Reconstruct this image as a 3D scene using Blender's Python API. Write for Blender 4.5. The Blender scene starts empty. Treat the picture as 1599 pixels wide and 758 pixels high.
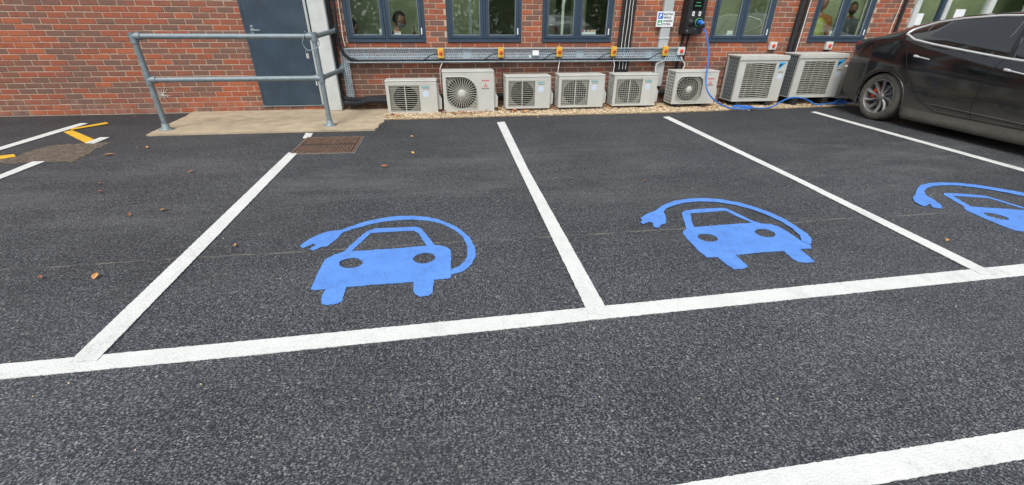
import bpy, bmesh, math, random
import numpy as np
from mathutils import Vector, Matrix
from mathutils.geometry import tessellate_polygon
R = random.Random(7)
C = bpy.context.scene.collection
sc = bpy.context.scene
D = 7.349            # distance to the brick wall plane
# ------------------------------------------------------------------ camera
F_PX, PITCH, YAW, ROLL, CAM_H = 669.757, 0.485963, 0.145589, 0.0074483, 1.34529
cam_d = bpy.data.cameras.new('camera'); cam = bpy.data.objects.new('camera', cam_d); C.objects.link(cam)
cam_d.sensor_width = 36; cam_d.lens = F_PX / 1599 * 36; cam_d.clip_end = 4000; cam_d.clip_start = .02
fw = Vector((math.sin(YAW)*math.cos(PITCH), math.cos(YAW)*math.cos(PITCH), -math.sin(PITCH)))
rt = Vector((math.cos(YAW), -math.sin(YAW), 0)); up = rt.cross(fw)
r2 = rt*math.cos(ROLL) + up*math.sin(ROLL); u2 = -rt*math.sin(ROLL) + up*math.cos(ROLL)
m = Matrix((r2, u2, -fw)).transposed().to_4x4(); m.translation = Vector((0, 0, CAM_H))
cam.matrix_world = m
sc.camera = cam
# ------------------------------------------------------------------ world, sun, exposure
w = bpy.data.worlds.new('World'); sc.world = w; w.use_nodes = True
nt = w.node_tree; bg = nt.nodes['Background']; sky = nt.nodes.new('ShaderNodeTexSky')
SUN_EL, SUN_AZ = math.radians(52), math.radians(205)
sky.sky_type = 'NISHITA'; sky.sun_disc = False; sky.sun_elevation = SUN_EL; sky.sun_rotation = SUN_AZ
sky.air_density = 1.0; sky.dust_density = 2.0; sky.ozone_density = 1.0
hs = nt.nodes.new('ShaderNodeHueSaturation'); hs.inputs['Saturation'].default_value = .28
nt.links.new(sky.outputs[0], hs.inputs['Color']); nt.links.new(hs.outputs[0], bg.inputs['Color'])
bg.inputs['Strength'].default_value = 0.15
sl = bpy.data.lights.new('sun', 'SUN'); sl.energy = 1.2; sl.angle = math.radians(24); sl.color = (1, .97, .93)
so = bpy.data.objects.new('sun', sl); C.objects.link(so)
sd = Vector((math.sin(SUN_AZ)*math.cos(SUN_EL), math.cos(SUN_AZ)*math.cos(SUN_EL), math.sin(SUN_EL)))
so.rotation_euler = sd.to_track_quat('Z', 'Y').to_euler(); so.location = (0, -4, 12)
sc.view_settings.view_transform = 'Standard'; sc.view_settings.look = 'None'
sc.view_settings.gamma = 1; sc.view_settings.use_curve_mapping = False
sc.view_settings.exposure = 0.72
# ------------------------------------------------------------------ material helpers
class NT:
    def __init__(s, name):
        s.m = bpy.data.materials.new(name); s.m.use_nodes = True; s.t = s.m.node_tree
        s.b = s.t.nodes['Principled BSDF']; s.out = s.t.nodes['Material Output']
    def n(s, t, **k):
        x = s.t.nodes.new(t)
        for a, v in k.items():
            if a.startswith('i_'):
                x.inputs[a[2:].replace('_', ' ')].default_value = v
            else: setattr(x, a, v)
        return x
    def l(s, a, b): s.t.links.new(a, b)
    def pos(s): return s.n('ShaderNodeNewGeometry').outputs['Position']
    def mp(s, vec, scale):
        x = s.n('ShaderNodeVectorMath', operation='MULTIPLY'); s.l(vec, x.inputs[0]); x.inputs[1].default_value = scale; return x.outputs[0]
    def noise(s, vec, scale, detail=3, rough=.5):
        x = s.n('ShaderNodeTexNoise'); x.inputs['Scale'].default_value = scale; x.inputs['Detail'].default_value = detail
        x.inputs['Roughness'].default_value = rough; s.l(vec, x.inputs['Vector']); return x.outputs['Fac']
    def ramp(s, fac, stops):
        x = s.n('ShaderNodeValToRGB'); e = x.color_ramp.elements
        while len(e) > 1: e.remove(e[0])
        for i, (p, c) in enumerate(stops):
            k = e[0] if i == 0 else e.new(p)
            k.position = p; k.color = (c[0], c[1], c[2], 1) if hasattr(c, '__len__') else (c, c, c, 1)
        s.l(fac, x.inputs[0]); return x.outputs[0]
    def mix(s, fac, a, b, mode='MIX'):
        x = s.n('ShaderNodeMix', data_type='RGBA', blend_type=mode)
        for v, i in ((fac, 0), (a, 6), (b, 7)):
            if hasattr(v, 'node'): s.l(v, x.inputs[i])
            else: x.inputs[i].default_value = v if i == 0 else (v[0], v[1], v[2], 1)
        return x.outputs[2]
    def math(s, op, a, b=0):
        x = s.n('ShaderNodeMath', operation=op)
        for v, i in ((a, 0), (b, 1)):
            if hasattr(v, 'node'): s.l(v, x.inputs[i])
            else: x.inputs[i].default_value = v
        return x.outputs[0]
    def bump(s, h, dist=.002, strength=1):
        x = s.n('ShaderNodeBump'); x.inputs['Distance'].default_value = dist; x.inputs['Strength'].default_value = strength
        s.l(h, x.inputs['Height']); s.l(x.outputs[0], s.b.inputs['Normal'])
    def set(s, color=None, rough=None, metal=None):
        if color is not None:
            if hasattr(color, 'node'): s.l(color, s.b.inputs['Base Color'])
            else: s.b.inputs['Base Color'].default_value = (*color, 1)
        if rough is not None:
            if hasattr(rough, 'node'): s.l(rough, s.b.inputs['Roughness'])
            else: s.b.inputs['Roughness'].default_value = rough
        if metal is not None: s.b.inputs['Metallic'].default_value = metal
        return s.m
def plain(name, col, rough=.5, metal=0, var=.15, scale=14, dirt=None, bump=0):
    """base colour with large soft variation and fine grain, optional dirt colour in blotches"""
    t = NT(name); p = t.pos(); n = t.noise(p, scale, 5, .6)
    lo = tuple(c*(1-var) for c in col); hi = tuple(min(1, c*(1+var)) for c in col)
    c = t.ramp(n, [(.3, lo), (.7, hi)])
    if dirt:
        f = t.ramp(t.noise(p, scale*.45, 6, .7), [(.45, 0.0), (.72, dirt[3] if len(dirt) > 3 else .6)])
        c = t.mix(f, c, dirt[:3])
    t.set(c, rough, metal)
    if bump: t.bump(t.noise(p, scale*12, 3), bump)
    return t.m
# asphalt: exposed flat stones in black binder
def asphalt(name, fine=False):
    t = NT(name); p = t.pos()
    warp = t.n('ShaderNodeTexNoise'); warp.inputs['Scale'].default_value = 60; t.l(p, warp.inputs['Vector'])
    wv = t.n('ShaderNodeVectorMath', operation='MULTIPLY_ADD'); t.l(warp.outputs['Color'], wv.inputs[0]); wv.inputs[1].default_value = (.012,)*3; t.l(p, wv.inputs[2])
    sq = t.mp(wv.outputs[0], (1.0, 1.0, 1.0))
    vo = t.n('ShaderNodeTexVoronoi', feature='DISTANCE_TO_EDGE'); vo.inputs['Scale'].default_value = 82; t.l(sq, vo.inputs['Vector'])
    vc = t.n('ShaderNodeTexVoronoi', feature='F1'); vc.inputs['Scale'].default_value = 82; t.l(sq, vc.inputs['Vector'])
    vr = t.n('ShaderNodeSeparateColor'); t.l(vc.outputs['Color'], vr.inputs[0])
    stone = t.ramp(vr.outputs[0], [(0, (.085, .095, .104)), (.25, (.125, .137, .148)), (.6, (.152, .164, .174)), (.93, (.19, .20, .208)), (1, (.28, .28, .27))])
    gapn = t.ramp(t.noise(p, 55, 2), [(.35, .07), (.62, .0)])
    edge = t.ramp(t.math('SUBTRACT', vo.outputs['Distance'], gapn), [(.015, 0.0), (.13, 1.0)])
    col = t.mix(edge, (.006, .007, .009), stone)
    pit = t.ramp(t.noise(t.mp(p, (1, 1.5, 1)), 98, 3, .6), [(.43, 0.0), (.52, 1.0)])
    pit2 = t.ramp(t.noise(t.mp(p, (1.5, .8, 1)), 54, 3, .6), [(.40, .2), (.48, 1.0)])
    pit = t.math('MULTIPLY', pit, pit2)
    edge = t.math('MAXIMUM', edge, t.ramp(t.noise(p, 33, 2), [(.4, .1), (.6, .75)]))
    col = t.mix(edge, (.020, .022, .027), stone); col = t.mix(pit, (.008, .009, .013), col)
    # large patches: newer black binder versus worn grey
    big = t.noise(p, .55, 4, .6); mid = t.noise(p, 3.2, 4, .65)
    k = t.ramp(t.math('ADD', t.math('MULTIPLY', big, .6), t.math('MULTIPLY', mid, .4)), [(.35, .74), (.65, 1.3)])
    sx = t.n('ShaderNodeSeparateXYZ'); t.l(p, sx.inputs[0])
    # rolled lanes: the near lane laid coarser and lighter than the bays; joint at y = 2.58
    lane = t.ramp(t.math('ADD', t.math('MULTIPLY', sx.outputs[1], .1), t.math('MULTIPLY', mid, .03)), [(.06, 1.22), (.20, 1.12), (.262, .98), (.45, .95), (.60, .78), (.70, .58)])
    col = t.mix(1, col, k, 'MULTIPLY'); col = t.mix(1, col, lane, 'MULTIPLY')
    yj = t.math('ABSOLUTE', t.math('ADD', t.math('SUBTRACT', sx.outputs[1], 2.572), t.math('MULTIPLY', t.math('SUBTRACT', t.noise(p, 2.2, 4), .5), .06)))
    jf = t.ramp(yj, [(0.0, .6), (.013, 0.0)])
    jf = t.math('MULTIPLY', jf, t.ramp(t.noise(p, 5, 3), [(.42, 0.1), (.6, 1.0)]))
    col = t.mix(jf, col, (.27, .25, .20))
    dband = t.ramp(t.math('MULTIPLY', sx.outputs[1], .1), [(.28, .5), (.34, 1.3), (.44, 1.3), (.52, .4)])
    dust = t.math('MULTIPLY', t.ramp(t.noise(t.mp(p, (.5, 1.6, 1)), 1.1, 6, .75), [(.45, 0.0), (.75, .34)]), dband)
    col = t.mix(dust, col, (.20, .205, .195))
    sp = t.ramp(t.noise(p, 210, 2), [(.74, 0.0), (.78, .6)])
    col = t.mix(sp, col, (.25, .23, .19))
    h = t.math('MULTIPLY', t.math('MULTIPLY', edge, pit), t.math('ADD', t.math('MULTIPLY', vr.outputs[1], .6), .5))
    h = t.math('ADD', h, t.math('MULTIPLY', t.noise(p, 260, 2), .35))
    t.bump(h, .0035, .9)
    t.b.inputs['Specular IOR Level'].default_value = .45
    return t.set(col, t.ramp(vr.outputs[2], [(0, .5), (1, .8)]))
def paint_mat(name, base, wear=.35, dark=None):
    t = NT(name); p = t.pos()
    warp = t.noise(p, 4, 5, .7)
    base2 = dark or tuple(c*.86 for c in base)
    c = t.mix(t.ramp(warp, [(.35, 0.0), (.7, 1.0)]), base, base2)
    st = t.noise(t.mp(p, (3, 22, 3)), 6, 5, .65)
    c = t.mix(t.ramp(st, [(.50, 0.0), (.72, .8)]), c, base2)
    sc2 = t.math('MULTIPLY', t.ramp(t.noise(t.mp(p, (2.2, 1, 1)), 2.4, 6, .8), [(.52, 0.0), (.62, .5)]), t.ramp(t.noise(p, 60, 4, .7), [(.42, 0.0), (.6, 1.0)]))
    c = t.mix(sc2, c, tuple(x*.62 for x in base))
    vo = t.n('ShaderNodeTexVoronoi', feature='DISTANCE_TO_EDGE'); vo.inputs['Scale'].default_value = 82; t.l(p, vo.inputs['Vector'])
    pit = t.math('MULTIPLY', t.ramp(vo.outputs['Distance'], [(.0, 1.0), (.09, 0.0)]), t.ramp(t.noise(p, 11, 5, .7), [(.46, 0.0), (.66, wear)]))
    c = t.mix(pit, c, (.05, .05, .055))
    t.bump(t.ramp(vo.outputs['Distance'], [(.0, 0.0), (.2, 1.0)]), .0016, .5)
    return t.set(c, .62)
def brick_mat():
    t = NT('clay_brick'); p = t.pos(); s = t.n('ShaderNodeSeparateXYZ'); t.l(p, s.inputs[0])
    row = t.math('FLOOR', t.math('DIVIDE', t.math('SUBTRACT', s.outputs[2], .0135), .075))
    odd = t.math('MULTIPLY', t.math('MODULO', row, 2.0), .5)
    colm = t.math('FLOOR', t.math('ADD', t.math('DIVIDE', t.math('ADD', s.outputs[0], 20.0), .225), odd))
    cv = t.n('ShaderNodeCombineXYZ'); t.l(colm, cv.inputs[0]); t.l(row, cv.inputs[1])
    wn = t.n('ShaderNodeTexWhiteNoise', noise_dimensions='3D'); t.l(cv.outputs[0], wn.inputs[0])
    sc_ = t.n('ShaderNodeSeparateColor'); t.l(wn.outputs['Color'], sc_.inputs[0])
    # runs of redder and of browner bricks as in the wall
    zone = t.noise(p, .8, 3)
    f = t.math('ADD', wn.outputs['Value'], t.math('MULTIPLY', t.math('SUBTRACT', zone, .5), .9))
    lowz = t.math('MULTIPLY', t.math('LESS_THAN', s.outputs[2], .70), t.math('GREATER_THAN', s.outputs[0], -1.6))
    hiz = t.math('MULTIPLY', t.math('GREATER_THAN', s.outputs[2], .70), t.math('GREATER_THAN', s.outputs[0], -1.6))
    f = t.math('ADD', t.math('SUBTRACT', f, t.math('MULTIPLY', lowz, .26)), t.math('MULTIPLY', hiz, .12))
    a = t.ramp(f, [(0, (.185, .104, .076)), (.25, (.215, .106, .074)), (.45, (.26, .103, .064)), (.62, (.32, .102, .055)), (.85, (.39, .100, .042)), (1, (.45, .13, .055))])
    dv = t.math('MULTIPLY', sc_.outputs[1], 40)
    off = t.n('ShaderNodeVectorMath', operation='ADD'); t.l(p, off.inputs[0])
    cb = t.n('ShaderNodeCombineXYZ'); t.l(dv, cb.inputs[0]); t.l(dv, cb.inputs[1]); t.l(cb.outputs[0], off.inputs[1])
    bl = t.noise(t.mp(off.outputs[0], (1, 1, 1.3)), 9, 3, .5)
    a = t.mix(t.ramp(bl, [(.56, 0.0), (.72, .6)]), a, (.37, .10, .055))
    a = t.mix(t.ramp(bl, [(.30, .6), (.42, 0.0)]), a, (.155, .092, .070))
    g = t.noise(p, 130, 4, .7)
    a = t.mix(t.ramp(g, [(.3, .35), (.7, 0.0)]), a, (.05, .03, .028))
    low = t.math('MULTIPLY', t.ramp(s.outputs[2], [(.05, 1.0), (.3, 0.0)]), t.ramp(t.noise(p, 6, 5, .7), [(.45, 0.0), (.75, .5)]))
    a = t.mix(low, a, (.42, .30, .24))
    t.bump(t.math('ADD', g, t.noise(p, 40, 3)), .003, .6)
    return t.set(a, .85)
def mortar_mat():
    t = NT('mortar'); p = t.pos()
    c = t.ramp(t.noise(p, 30, 5, .7), [(.3, (.40, .30, .225)), (.7, (.56, .44, .335))])
    c = t.mix(t.ramp(t.noise(p, 2, 4), [(.5, 0.0), (.7, .4)]), c, (.24, .18, .145))
    t.bump(t.noise(p, 160, 3), .002, .6)
    return t.set(c, .95)
def metal_galv(name, col=(.40, .45, .47), rough=.42):
    t = NT(name); p = t.pos()
    v = t.n('ShaderNodeTexVoronoi'); v.inputs['Scale'].default_value = 60; t.l(p, v.inputs['Vector'])
    s_ = t.n('ShaderNodeSeparateColor'); t.l(v.outputs['Color'], s_.inputs[0])
    f = t.math('ADD', t.math('MULTIPLY', s_.outputs[0], .35), t.math('MULTIPLY', t.noise(p, 9, 5, .7), .65))
    c = t.ramp(f, [(.2, tuple(x*.72 for x in col)), (.8, tuple(min(1, x*1.18) for x in col))])
    t.bump(t.noise(p, 120, 3), .0008, .4)
    return t.set(c, t.ramp(f, [(0, rough-.08), (1, rough+.15)]), .35)
def car_paint():
    t = NT('dusty_black_paint'); p = t.pos(); s = t.n('ShaderNodeSeparateXYZ'); t.l(p, s.inputs[0])
    z = s.outputs[2]
    n1 = t.noise(t.mp(p, (1, 1.2, 4)), 3.2, 6, .7); n2 = t.noise(t.mp(p, (1, 1, 3)), 22, 5, .7)
    h = t.math('ADD', z, t.math('MULTIPLY', t.math('SUBTRACT', n1, .5), .42))
    d = t.ramp(h, [(.06, .9), (.22, .6), (.36, .36), (.5, .10), (.66, .02), (.8, .0)])
    # road spray behind the wheel opening, a shape of its own
    wy = t.math('ABSOLUTE', t.math('SUBTRACT', s.outputs[1], 5.42))
    spr = t.math('MULTIPLY', t.ramp(wy, [(.0, .7), (.32, 0.0)]), t.ramp(h, [(.2, 1.0), (.62, 0.0)]))
    rb = t.math('MULTIPLY', t.ramp(t.math('MULTIPLY', s.outputs[1], .1), [(.615, 0.0), (.645, .8)]), t.ramp(h, [(.5, .75), (.98, 0.0)]))
    d = t.math('MAXIMUM', t.math('MAXIMUM', d, spr), rb)
    d = t.math('MULTIPLY', d, t.ramp(n2, [(.25, .72), (.7, 1.1)]))
    c = t.mix(d, (.0032, .004, .0052), (.150, .137, .112))
    t.b.inputs['Coat Weight'].default_value = .6; t.b.inputs['Coat Roughness'].default_value = .08
    cw = t.ramp(d, [(.1, .8), (.6, .0)]); t.l(cw, t.b.inputs['Coat Weight'])
    return t.set(c, t.ramp(d, [(0, .12), (.5, .75)]), 0)
def glass_mat(name, tint=(.93, .97, .94), refl=.09, trans=True):
    t = NT(name); nd = t.t.nodes; nd.remove(t.b)
    g = t.n('ShaderNodeBsdfGlossy'); g.inputs['Color'].default_value = (.9, .95, .93, 1); g.inputs['Roughness'].default_value = .012
    tr = t.n('ShaderNodeBsdfTransparent'); tr.inputs['Color'].default_value = (*tint, 1)
    fr = t.n('ShaderNodeLayerWeight')
    f = t.math('ADD', t.math('MULTIPLY', t.math('POWER', fr.outputs['Facing'], 5.0), .9), refl)
    mx = t.n('ShaderNodeMixShader'); t.l(f, mx.inputs[0]); t.l(tr.outputs[0], mx.inputs[1]); t.l(g.outputs[0], mx.inputs[2])
    # very slight waviness of the sealed units
    bp = t.n('ShaderNodeBump'); bp.inputs['Distance'].default_value = .0012; bp.inputs['Strength'].default_value = .25
    t.l(t.noise(t.pos(), 2.5, 2), bp.inputs['Height']); t.l(bp.outputs[0], g.inputs['Normal'])
    t.l(mx.outputs[0], t.out.inputs[0]); return t.m
M = {}
M['asphalt'] = asphalt('asphalt')
M['white_paint'] = paint_mat('white_road_paint', (.70, .71, .68), .3, (.62, .635, .605))
M['blue_paint'] = paint_mat('blue_road_paint', (.11, .29, .76), .85, (.085, .235, .64))
M['yellow_paint'] = paint_mat('yellow_road_paint', (.80, .47, .03), .4)
M['brick'] = brick_mat(); M['mortar'] = mortar_mat()
M['concrete'] = plain('tan_concrete', (.42, .345, .235), .9, var=.22, scale=5, dirt=(.30, .225, .15, .5), bump=.004)
M['frame'] = plain('anthracite_frame', (.034, .056, .085), .38, var=.12, scale=5)
M['door'] = plain('door_blue_grey', (.028, .050, .076), .48, var=.22, scale=4, dirt=(.065, .085, .10, .55))
M['galv'] = metal_galv('galvanised_rail', (.225, .275, .295), .55)
M['tray'] = metal_galv('galvanised_tray', (.43, .52, .57), .45)
M['white_metal'] = plain('white_painted_metal', (.55, .575, .56), .5, var=.08, scale=6, dirt=(.33, .34, .26, .35))
M['downpipe'] = plain('grey_white_downpipe', (.42, .45, .445), .45, var=.06, scale=5, dirt=(.36, .38, .34, .3))
M['case'] = plain('cream_casing', (.52, .525, .485), .48, var=.05, scale=4, dirt=(.42, .40, .33, .35))
M['slat'] = plain('cream_slat', (.47, .465, .40), .5, var=.1, scale=7, dirt=(.36, .34, .26, .45))
M['dark'] = plain('dark_cavity', (.02, .02, .022), .8)
M['fan'] = plain('fan_plastic', (.018, .018, .02), .6); M['shroud'] = plain('shroud_olive', (.36, .36, .30), .6, var=.1); M['bead'] = plain('glazing_bead', (.22, .26, .29), .5); M['guard_wire'] = plain('guard_wire', (.33, .36, .36), .5)
M['coil'] = plain('coil_fins', (.10, .13, .15), .45, .4, var=.4, scale=50)
M['black'] = plain('black_plastic', (.014, .015, .017), .5, var=.3)
M['lagging'] = plain('black_pipe_lagging', (.013, .014, .017), .72, var=.4, scale=20, bump=.004)
M['rubber'] = plain('rubber', (.02, .02, .021), .8)
M['yellow_box'] = plain('yellow_switch_box', (.66, .39, .05), .5, var=.06)
M['grey_box'] = plain('pale_grey_switch_box', (.56, .57, .54), .5, var=.06)
M['red'] = plain('red_plastic', (.62, .05, .02), .4)
M['orange_red'] = plain('orange_red_knob', (.55, .12, .015), .4)
M['cable_blue'] = plain('blue_cable', (.02, .15, .52), .42, var=.12)
M['cable_white'] = plain('white_cable', (.68, .66, .60), .5)
M['cable_dark'] = plain('dark_cable', (.03, .04, .05), .5)
M['white_card'] = plain('white_card', (.78, .80, .80), .5, var=.03)
M['pale_sticker'] = plain('pale_blue_sticker', (.56, .63, .74), .4, var=.05)
M['teal'] = plain('teal_print', (.0, .33, .36), .5)
M['logo_blue'] = plain('logo_blue_print', (.02, .36, .72), .4)
M['logo_red'] = plain('red_print', (.66, .02, .03), .4)
M['print_black'] = plain('black_print', (.02, .02, .03), .5)
M['sign_blue'] = plain('sign_blue', (.01, .12, .55), .4)
M['sign_green'] = plain('sign_green', (.05, .30, .16), .4)
M['rust'] = plain('rusty_iron', (.15, .096, .070), .8, .2, var=.45, scale=22, dirt=(.17, .095, .05, .7), bump=.003)
M['rust_dark'] = plain('dark_rusty_iron', (.035, .026, .022), .85, .1, var=.4, scale=22)
M['tyre'] = plain('dusty_tyre', (.085, .078, .064), .85, var=.3, scale=20)
M['rim'] = plain('dusty_alloy', (.19, .185, .175), .42, .4, var=.25, scale=14)
M['paint'] = car_paint()
M['chrome'] = plain('satin_chrome', (.78, .80, .78), .38, .55, var=.05)
M['car_glass'] = None
t = NT('tinted_car_glass'); t.b.inputs['Coat Weight'].default_value = .5; t.b.inputs['Specular IOR Level'].default_value = .7
M['car_glass'] = t.set(t.ramp(t.noise(t.pos(), 3), [(.3, (.006, .008, .009)), (.7, (.012, .015, .016))]), .06)
M['seam'] = plain('panel_gap', (.012, .012, .012), .9)
M['seam_light'] = plain('panel_edge_dust', (.16, .16, .15), .6)
M['glass'] = glass_mat('window_glass')
M['interior'] = plain('interior_wall', (.55, .58, .50), .9, var=.08, scale=2); M['screen'] = plain('olive_partition', (.55, .62, .38), .9, var=.25, scale=2, dirt=(.66, .68, .52, .5))
M['interior_floor'] = plain('interior_floor', (.10, .10, .10), .8)
M['leaf'] = plain('brown_leaf', (.33, .11, .04), .7, var=.4, scale=9)
M['leaf_tan'] = plain('tan_leaf', (.52, .27, .10), .7, var=.3, scale=9)
def pebble_mat():
    t = NT('tan_pebbles'); p = t.pos()
    v = t.n('ShaderNodeTexVoronoi'); v.inputs['Scale'].default_value = 42; t.l(p, v.inputs['Vector'])
    s_ = t.n('ShaderNodeSeparateColor'); t.l(v.outputs['Color'], s_.inputs[0])
    return t.set(t.ramp(s_.outputs[0], [(0, (.26, .18, .11)), (.3, (.52, .39, .24)), (.7, (.70, .56, .36)), (1, (.80, .72, .56))]), .85)
M['pebble'] = pebble_mat()
M['gravel_bed'] = plain('gravel_bed', (.34, .255, .155), .95, var=.4, scale=60)
def foliage_mat(name, a, b):
    t = NT(name); return t.set(t.ramp(t.noise(t.pos(), 1.1, 5, .7), [(.3, a), (.7, b)]), .6)
M['foliage'] = foliage_mat('foliage', (.05, .09, .025), (.19, .25, .08))
M['bark'] = plain('bark', (.10, .08, .055), .9, var=.4)
M['skin'] = plain('skin', (.42, .22, .15), .55, var=.06)
M['hair'] = plain('dark_hair', (.012, .009, .008), .6, var=.3, scale=60)
M['navy'] = plain('navy_cloth', (.02, .028, .045), .85); M['grey_cloth'] = plain('grey_cloth', (.22, .24, .25), .85)
M['hivis'] = plain('hi_vis_cloth', (.36, .42, .05), .7, var=.1); M['hivis_or'] = plain('hi_vis_orange', (.40, .15, .04), .7)
M['mask'] = plain('pale_mask', (.45, .52, .56), .7); M['beard'] = plain('brown_grey_beard', (.16, .12, .09), .8)
M['silver'] = plain('silver_paint', (.55, .57, .58), .3, .4, var=.03)
M['desk'] = plain('desk_wood', (.36, .27, .17), .5)
# ------------------------------------------------------------------ mesh helpers
class MB:
    def __init__(s): s.v = []; s.f = []; s.mi = []; s.m = 0; s.sm = []; s.smooth = False
    def add(s, vs, fs):
        o = len(s.v); s.v += [tuple(v) for v in vs]
        for f in fs: s.f.append([i+o for i in f]); s.mi.append(s.m); s.sm.append(s.smooth)
        return s
    def box(s, x0, x1, y0, y1, z0, z1):
        v = [(x, y, z) for x in (x0, x1) for y in (y0, y1) for z in (z0, z1)]
        return s.add(v, [(0, 1, 3, 2), (4, 6, 7, 5), (0, 4, 5, 1), (2, 3, 7, 6), (0, 2, 6, 4), (1, 5, 7, 3)])
    def tube(s, path, r, n=10, caps=True, ry=None):
        path = [Vector(p) for p in path]; rs = r if hasattr(r, '__len__') else [r]*len(path)
        rings = []; prev = None
        for i, p in enumerate(path):
            d = (path[min(i+1, len(path)-1)] - path[max(i-1, 0)]).normalized()
            if prev is None:
                a = Vector((0, 0, 1)) if abs(d.z) < .9 else Vector((0, 1, 0)); u = d.cross(a).normalized()
            else: u = (prev - d*prev.dot(d)).normalized()
            prev = u; v = d.cross(u)
            rings.append([p + (u*math.cos(2*math.pi*k/n) + v*math.sin(2*math.pi*k/n))*rs[i] for k in range(n)])
        vs = [q for rg in rings for q in rg]; fs = []
        for i in range(len(path)-1):
            for k in range(n): fs.append((i*n+k, i*n+(k+1) % n, (i+1)*n+(k+1) % n, (i+1)*n+k))
        sm = s.smooth; s.smooth = True; s.add(vs, fs); s.smooth = sm
        if caps: s.add(rings[0], [list(range(n))[::-1]]); s.add(rings[-1], [list(range(n))])
        return s
    def lathe(s, c, axis, prof, n=32, flat=False):
        """prof: list of (radius, offset along axis)"""
        c = Vector(c); ax = Vector(axis).normalized(); a = Vector((0, 0, 1)) if abs(ax.z) < .9 else Vector((1, 0, 0))
        u = ax.cross(a).normalized(); v = ax.cross(u); vs = []; fs = []
        for r, o in prof:
            for k in range(n):
                t = 2*math.pi*k/n; vs.append(c + ax*o + (u*math.cos(t) + v*math.sin(t))*r)
        for i in range(len(prof)-1):
            for k in range(n): fs.append((i*n+k, i*n+(k+1) % n, (i+1)*n+(k+1) % n, (i+1)*n+k))
        sm = s.smooth; s.smooth = not flat; s.add(vs, fs); s.smooth = sm; return s
    def prism(s, polys, to3, depth_vec, back=True):
        """polys: outline + holes in 2D; to3 maps 2D->3D front face; depth_vec extrudes"""
        tri = tessellate_polygon([[Vector((x, y, 0)) for x, y in q] for q in polys])
        flat = [p for q in polys for p in q]; dv = Vector(depth_vec)
        f3 = [Vector(to3(*p)) for p in flat]; b3 = [p+dv for p in f3]; n = len(f3)
        nrm = None; fs = [tuple(t) for t in tri]
        s.add(f3, fs)
        if back: s.add(b3, [t[::-1] for t in fs])
        o = 0; 
        for q in polys:
            k = len(q); vs = f3[o:o+k] + b3[o:o+k]
            s.add(vs, [(i, (i+1) % k, k+(i+1) % k, k+i) for i in range(k)]); o += k
        return s
    def mesh(s, name, mats, origin=(0, 0, 0)):
        me = bpy.data.meshes.new(name); ox, oy, oz = origin
        me.from_pydata([(a-ox, b-oy, c-oz) for a, b, c in s.v], [], s.f)
        if not isinstance(mats, (list, tuple)): mats = [mats]
        for q in mats: me.materials.append(q)
        me.polygons.foreach_set('material_index', s.mi); me.polygons.foreach_set('use_smooth', s.sm)
        bm = bmesh.new(); bm.from_mesh(me); bmesh.ops.recalc_face_normals(bm, faces=bm.faces); bm.to_mesh(me); bm.free()
        return me
    def build(s, name, mats, parent=None, loc=None, bevel=0, seg=1, local=False):
        """verts are in world space unless local; the child sits at its root's origin"""
        org = (0, 0, 0)
        if not local:
            org = wloc(parent) if parent else (loc or (0, 0, 0))
        o = bpy.data.objects.new(name, s.mesh(name, mats, org)); C.objects.link(o)
        if parent: o.parent = parent
        else: o.location = loc or (0, 0, 0)
        if bevel:
            b = o.modifiers.new('bevel', 'BEVEL'); b.width = bevel; b.segments = seg; b.limit_method = 'ANGLE'; b.angle_limit = math.radians(40)
        return o
def wloc(o):
    p = Vector((0, 0, 0))
    while o: p = p + o.location; o = o.parent
    return p
def thing(name, label, cat, loc, group=None, rz=0):
    o = bpy.data.objects.new(name, None); o.location = loc; o.rotation_euler.z = rz; C.objects.link(o); o.empty_display_size = .1
    o['label'] = label; o['category'] = cat
    if group: o['group'] = group
    return o
def tag(o, label, cat, group=None):
    o['label'] = label; o['category'] = cat
    if group: o['group'] = group
    return o
def piece(name, me, parent, loc=(0, 0, 0), scale=None, rot=None):
    o = bpy.data.objects.new(name, me); C.objects.link(o); o.parent = parent; o.location = loc
    if scale: o.scale = scale
    if rot: o.rotation_euler = rot
    return o
def struct(name, o): o['kind'] = 'structure'; return o
def text_part(txt, x, z, y, h, mat, parent, name='lettering', wscale=1.0, align='LEFT', thick=.0006, width=None):
    cu = bpy.data.curves.new('text', 'FONT'); cu.body = txt; cu.size = h*1.4; cu.align_x = align; cu.extrude = thick; cu.resolution_u = 3; cu.offset = h*.045
    to = bpy.data.objects.new('text', cu); C.objects.link(to); bpy.context.view_layer.update()
    dg = bpy.context.evaluated_depsgraph_get(); me = bpy.data.meshes.new_from_object(to.evaluated_get(dg))
    bpy.data.objects.remove(to); bpy.data.curves.remove(cu)
    if width:
        xs = [v.co.x for v in me.vertices]; k = width/(max(xs)-min(xs)); wscale = k
    pl = wloc(parent)
    for v in me.vertices: v.co = Vector((x + v.co.x*wscale - pl.x, y - v.co.z - thick - pl.y, z + v.co.y - pl.z))
    me.materials.clear(); me.materials.append(mat); me.name = name
    o = bpy.data.objects.new(name, me); C.objects.link(o); o.parent = parent; return o
def smooth_path(pts, k=6):
    out = []; n = len(pts); P_ = [Vector(p) for p in pts]
    for i in range(n-1):
        a, b, c, d = P_[max(i-1, 0)], P_[i], P_[i+1], P_[min(i+2, n-1)]
        for j in range(k):
            t = j/k; out.append(.5*((2*b) + (c-a)*t + (2*a-5*b+4*c-d)*t*t + (3*b-a-3*c+d)*t**3))
    out.append(P_[-1]); return out
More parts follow.
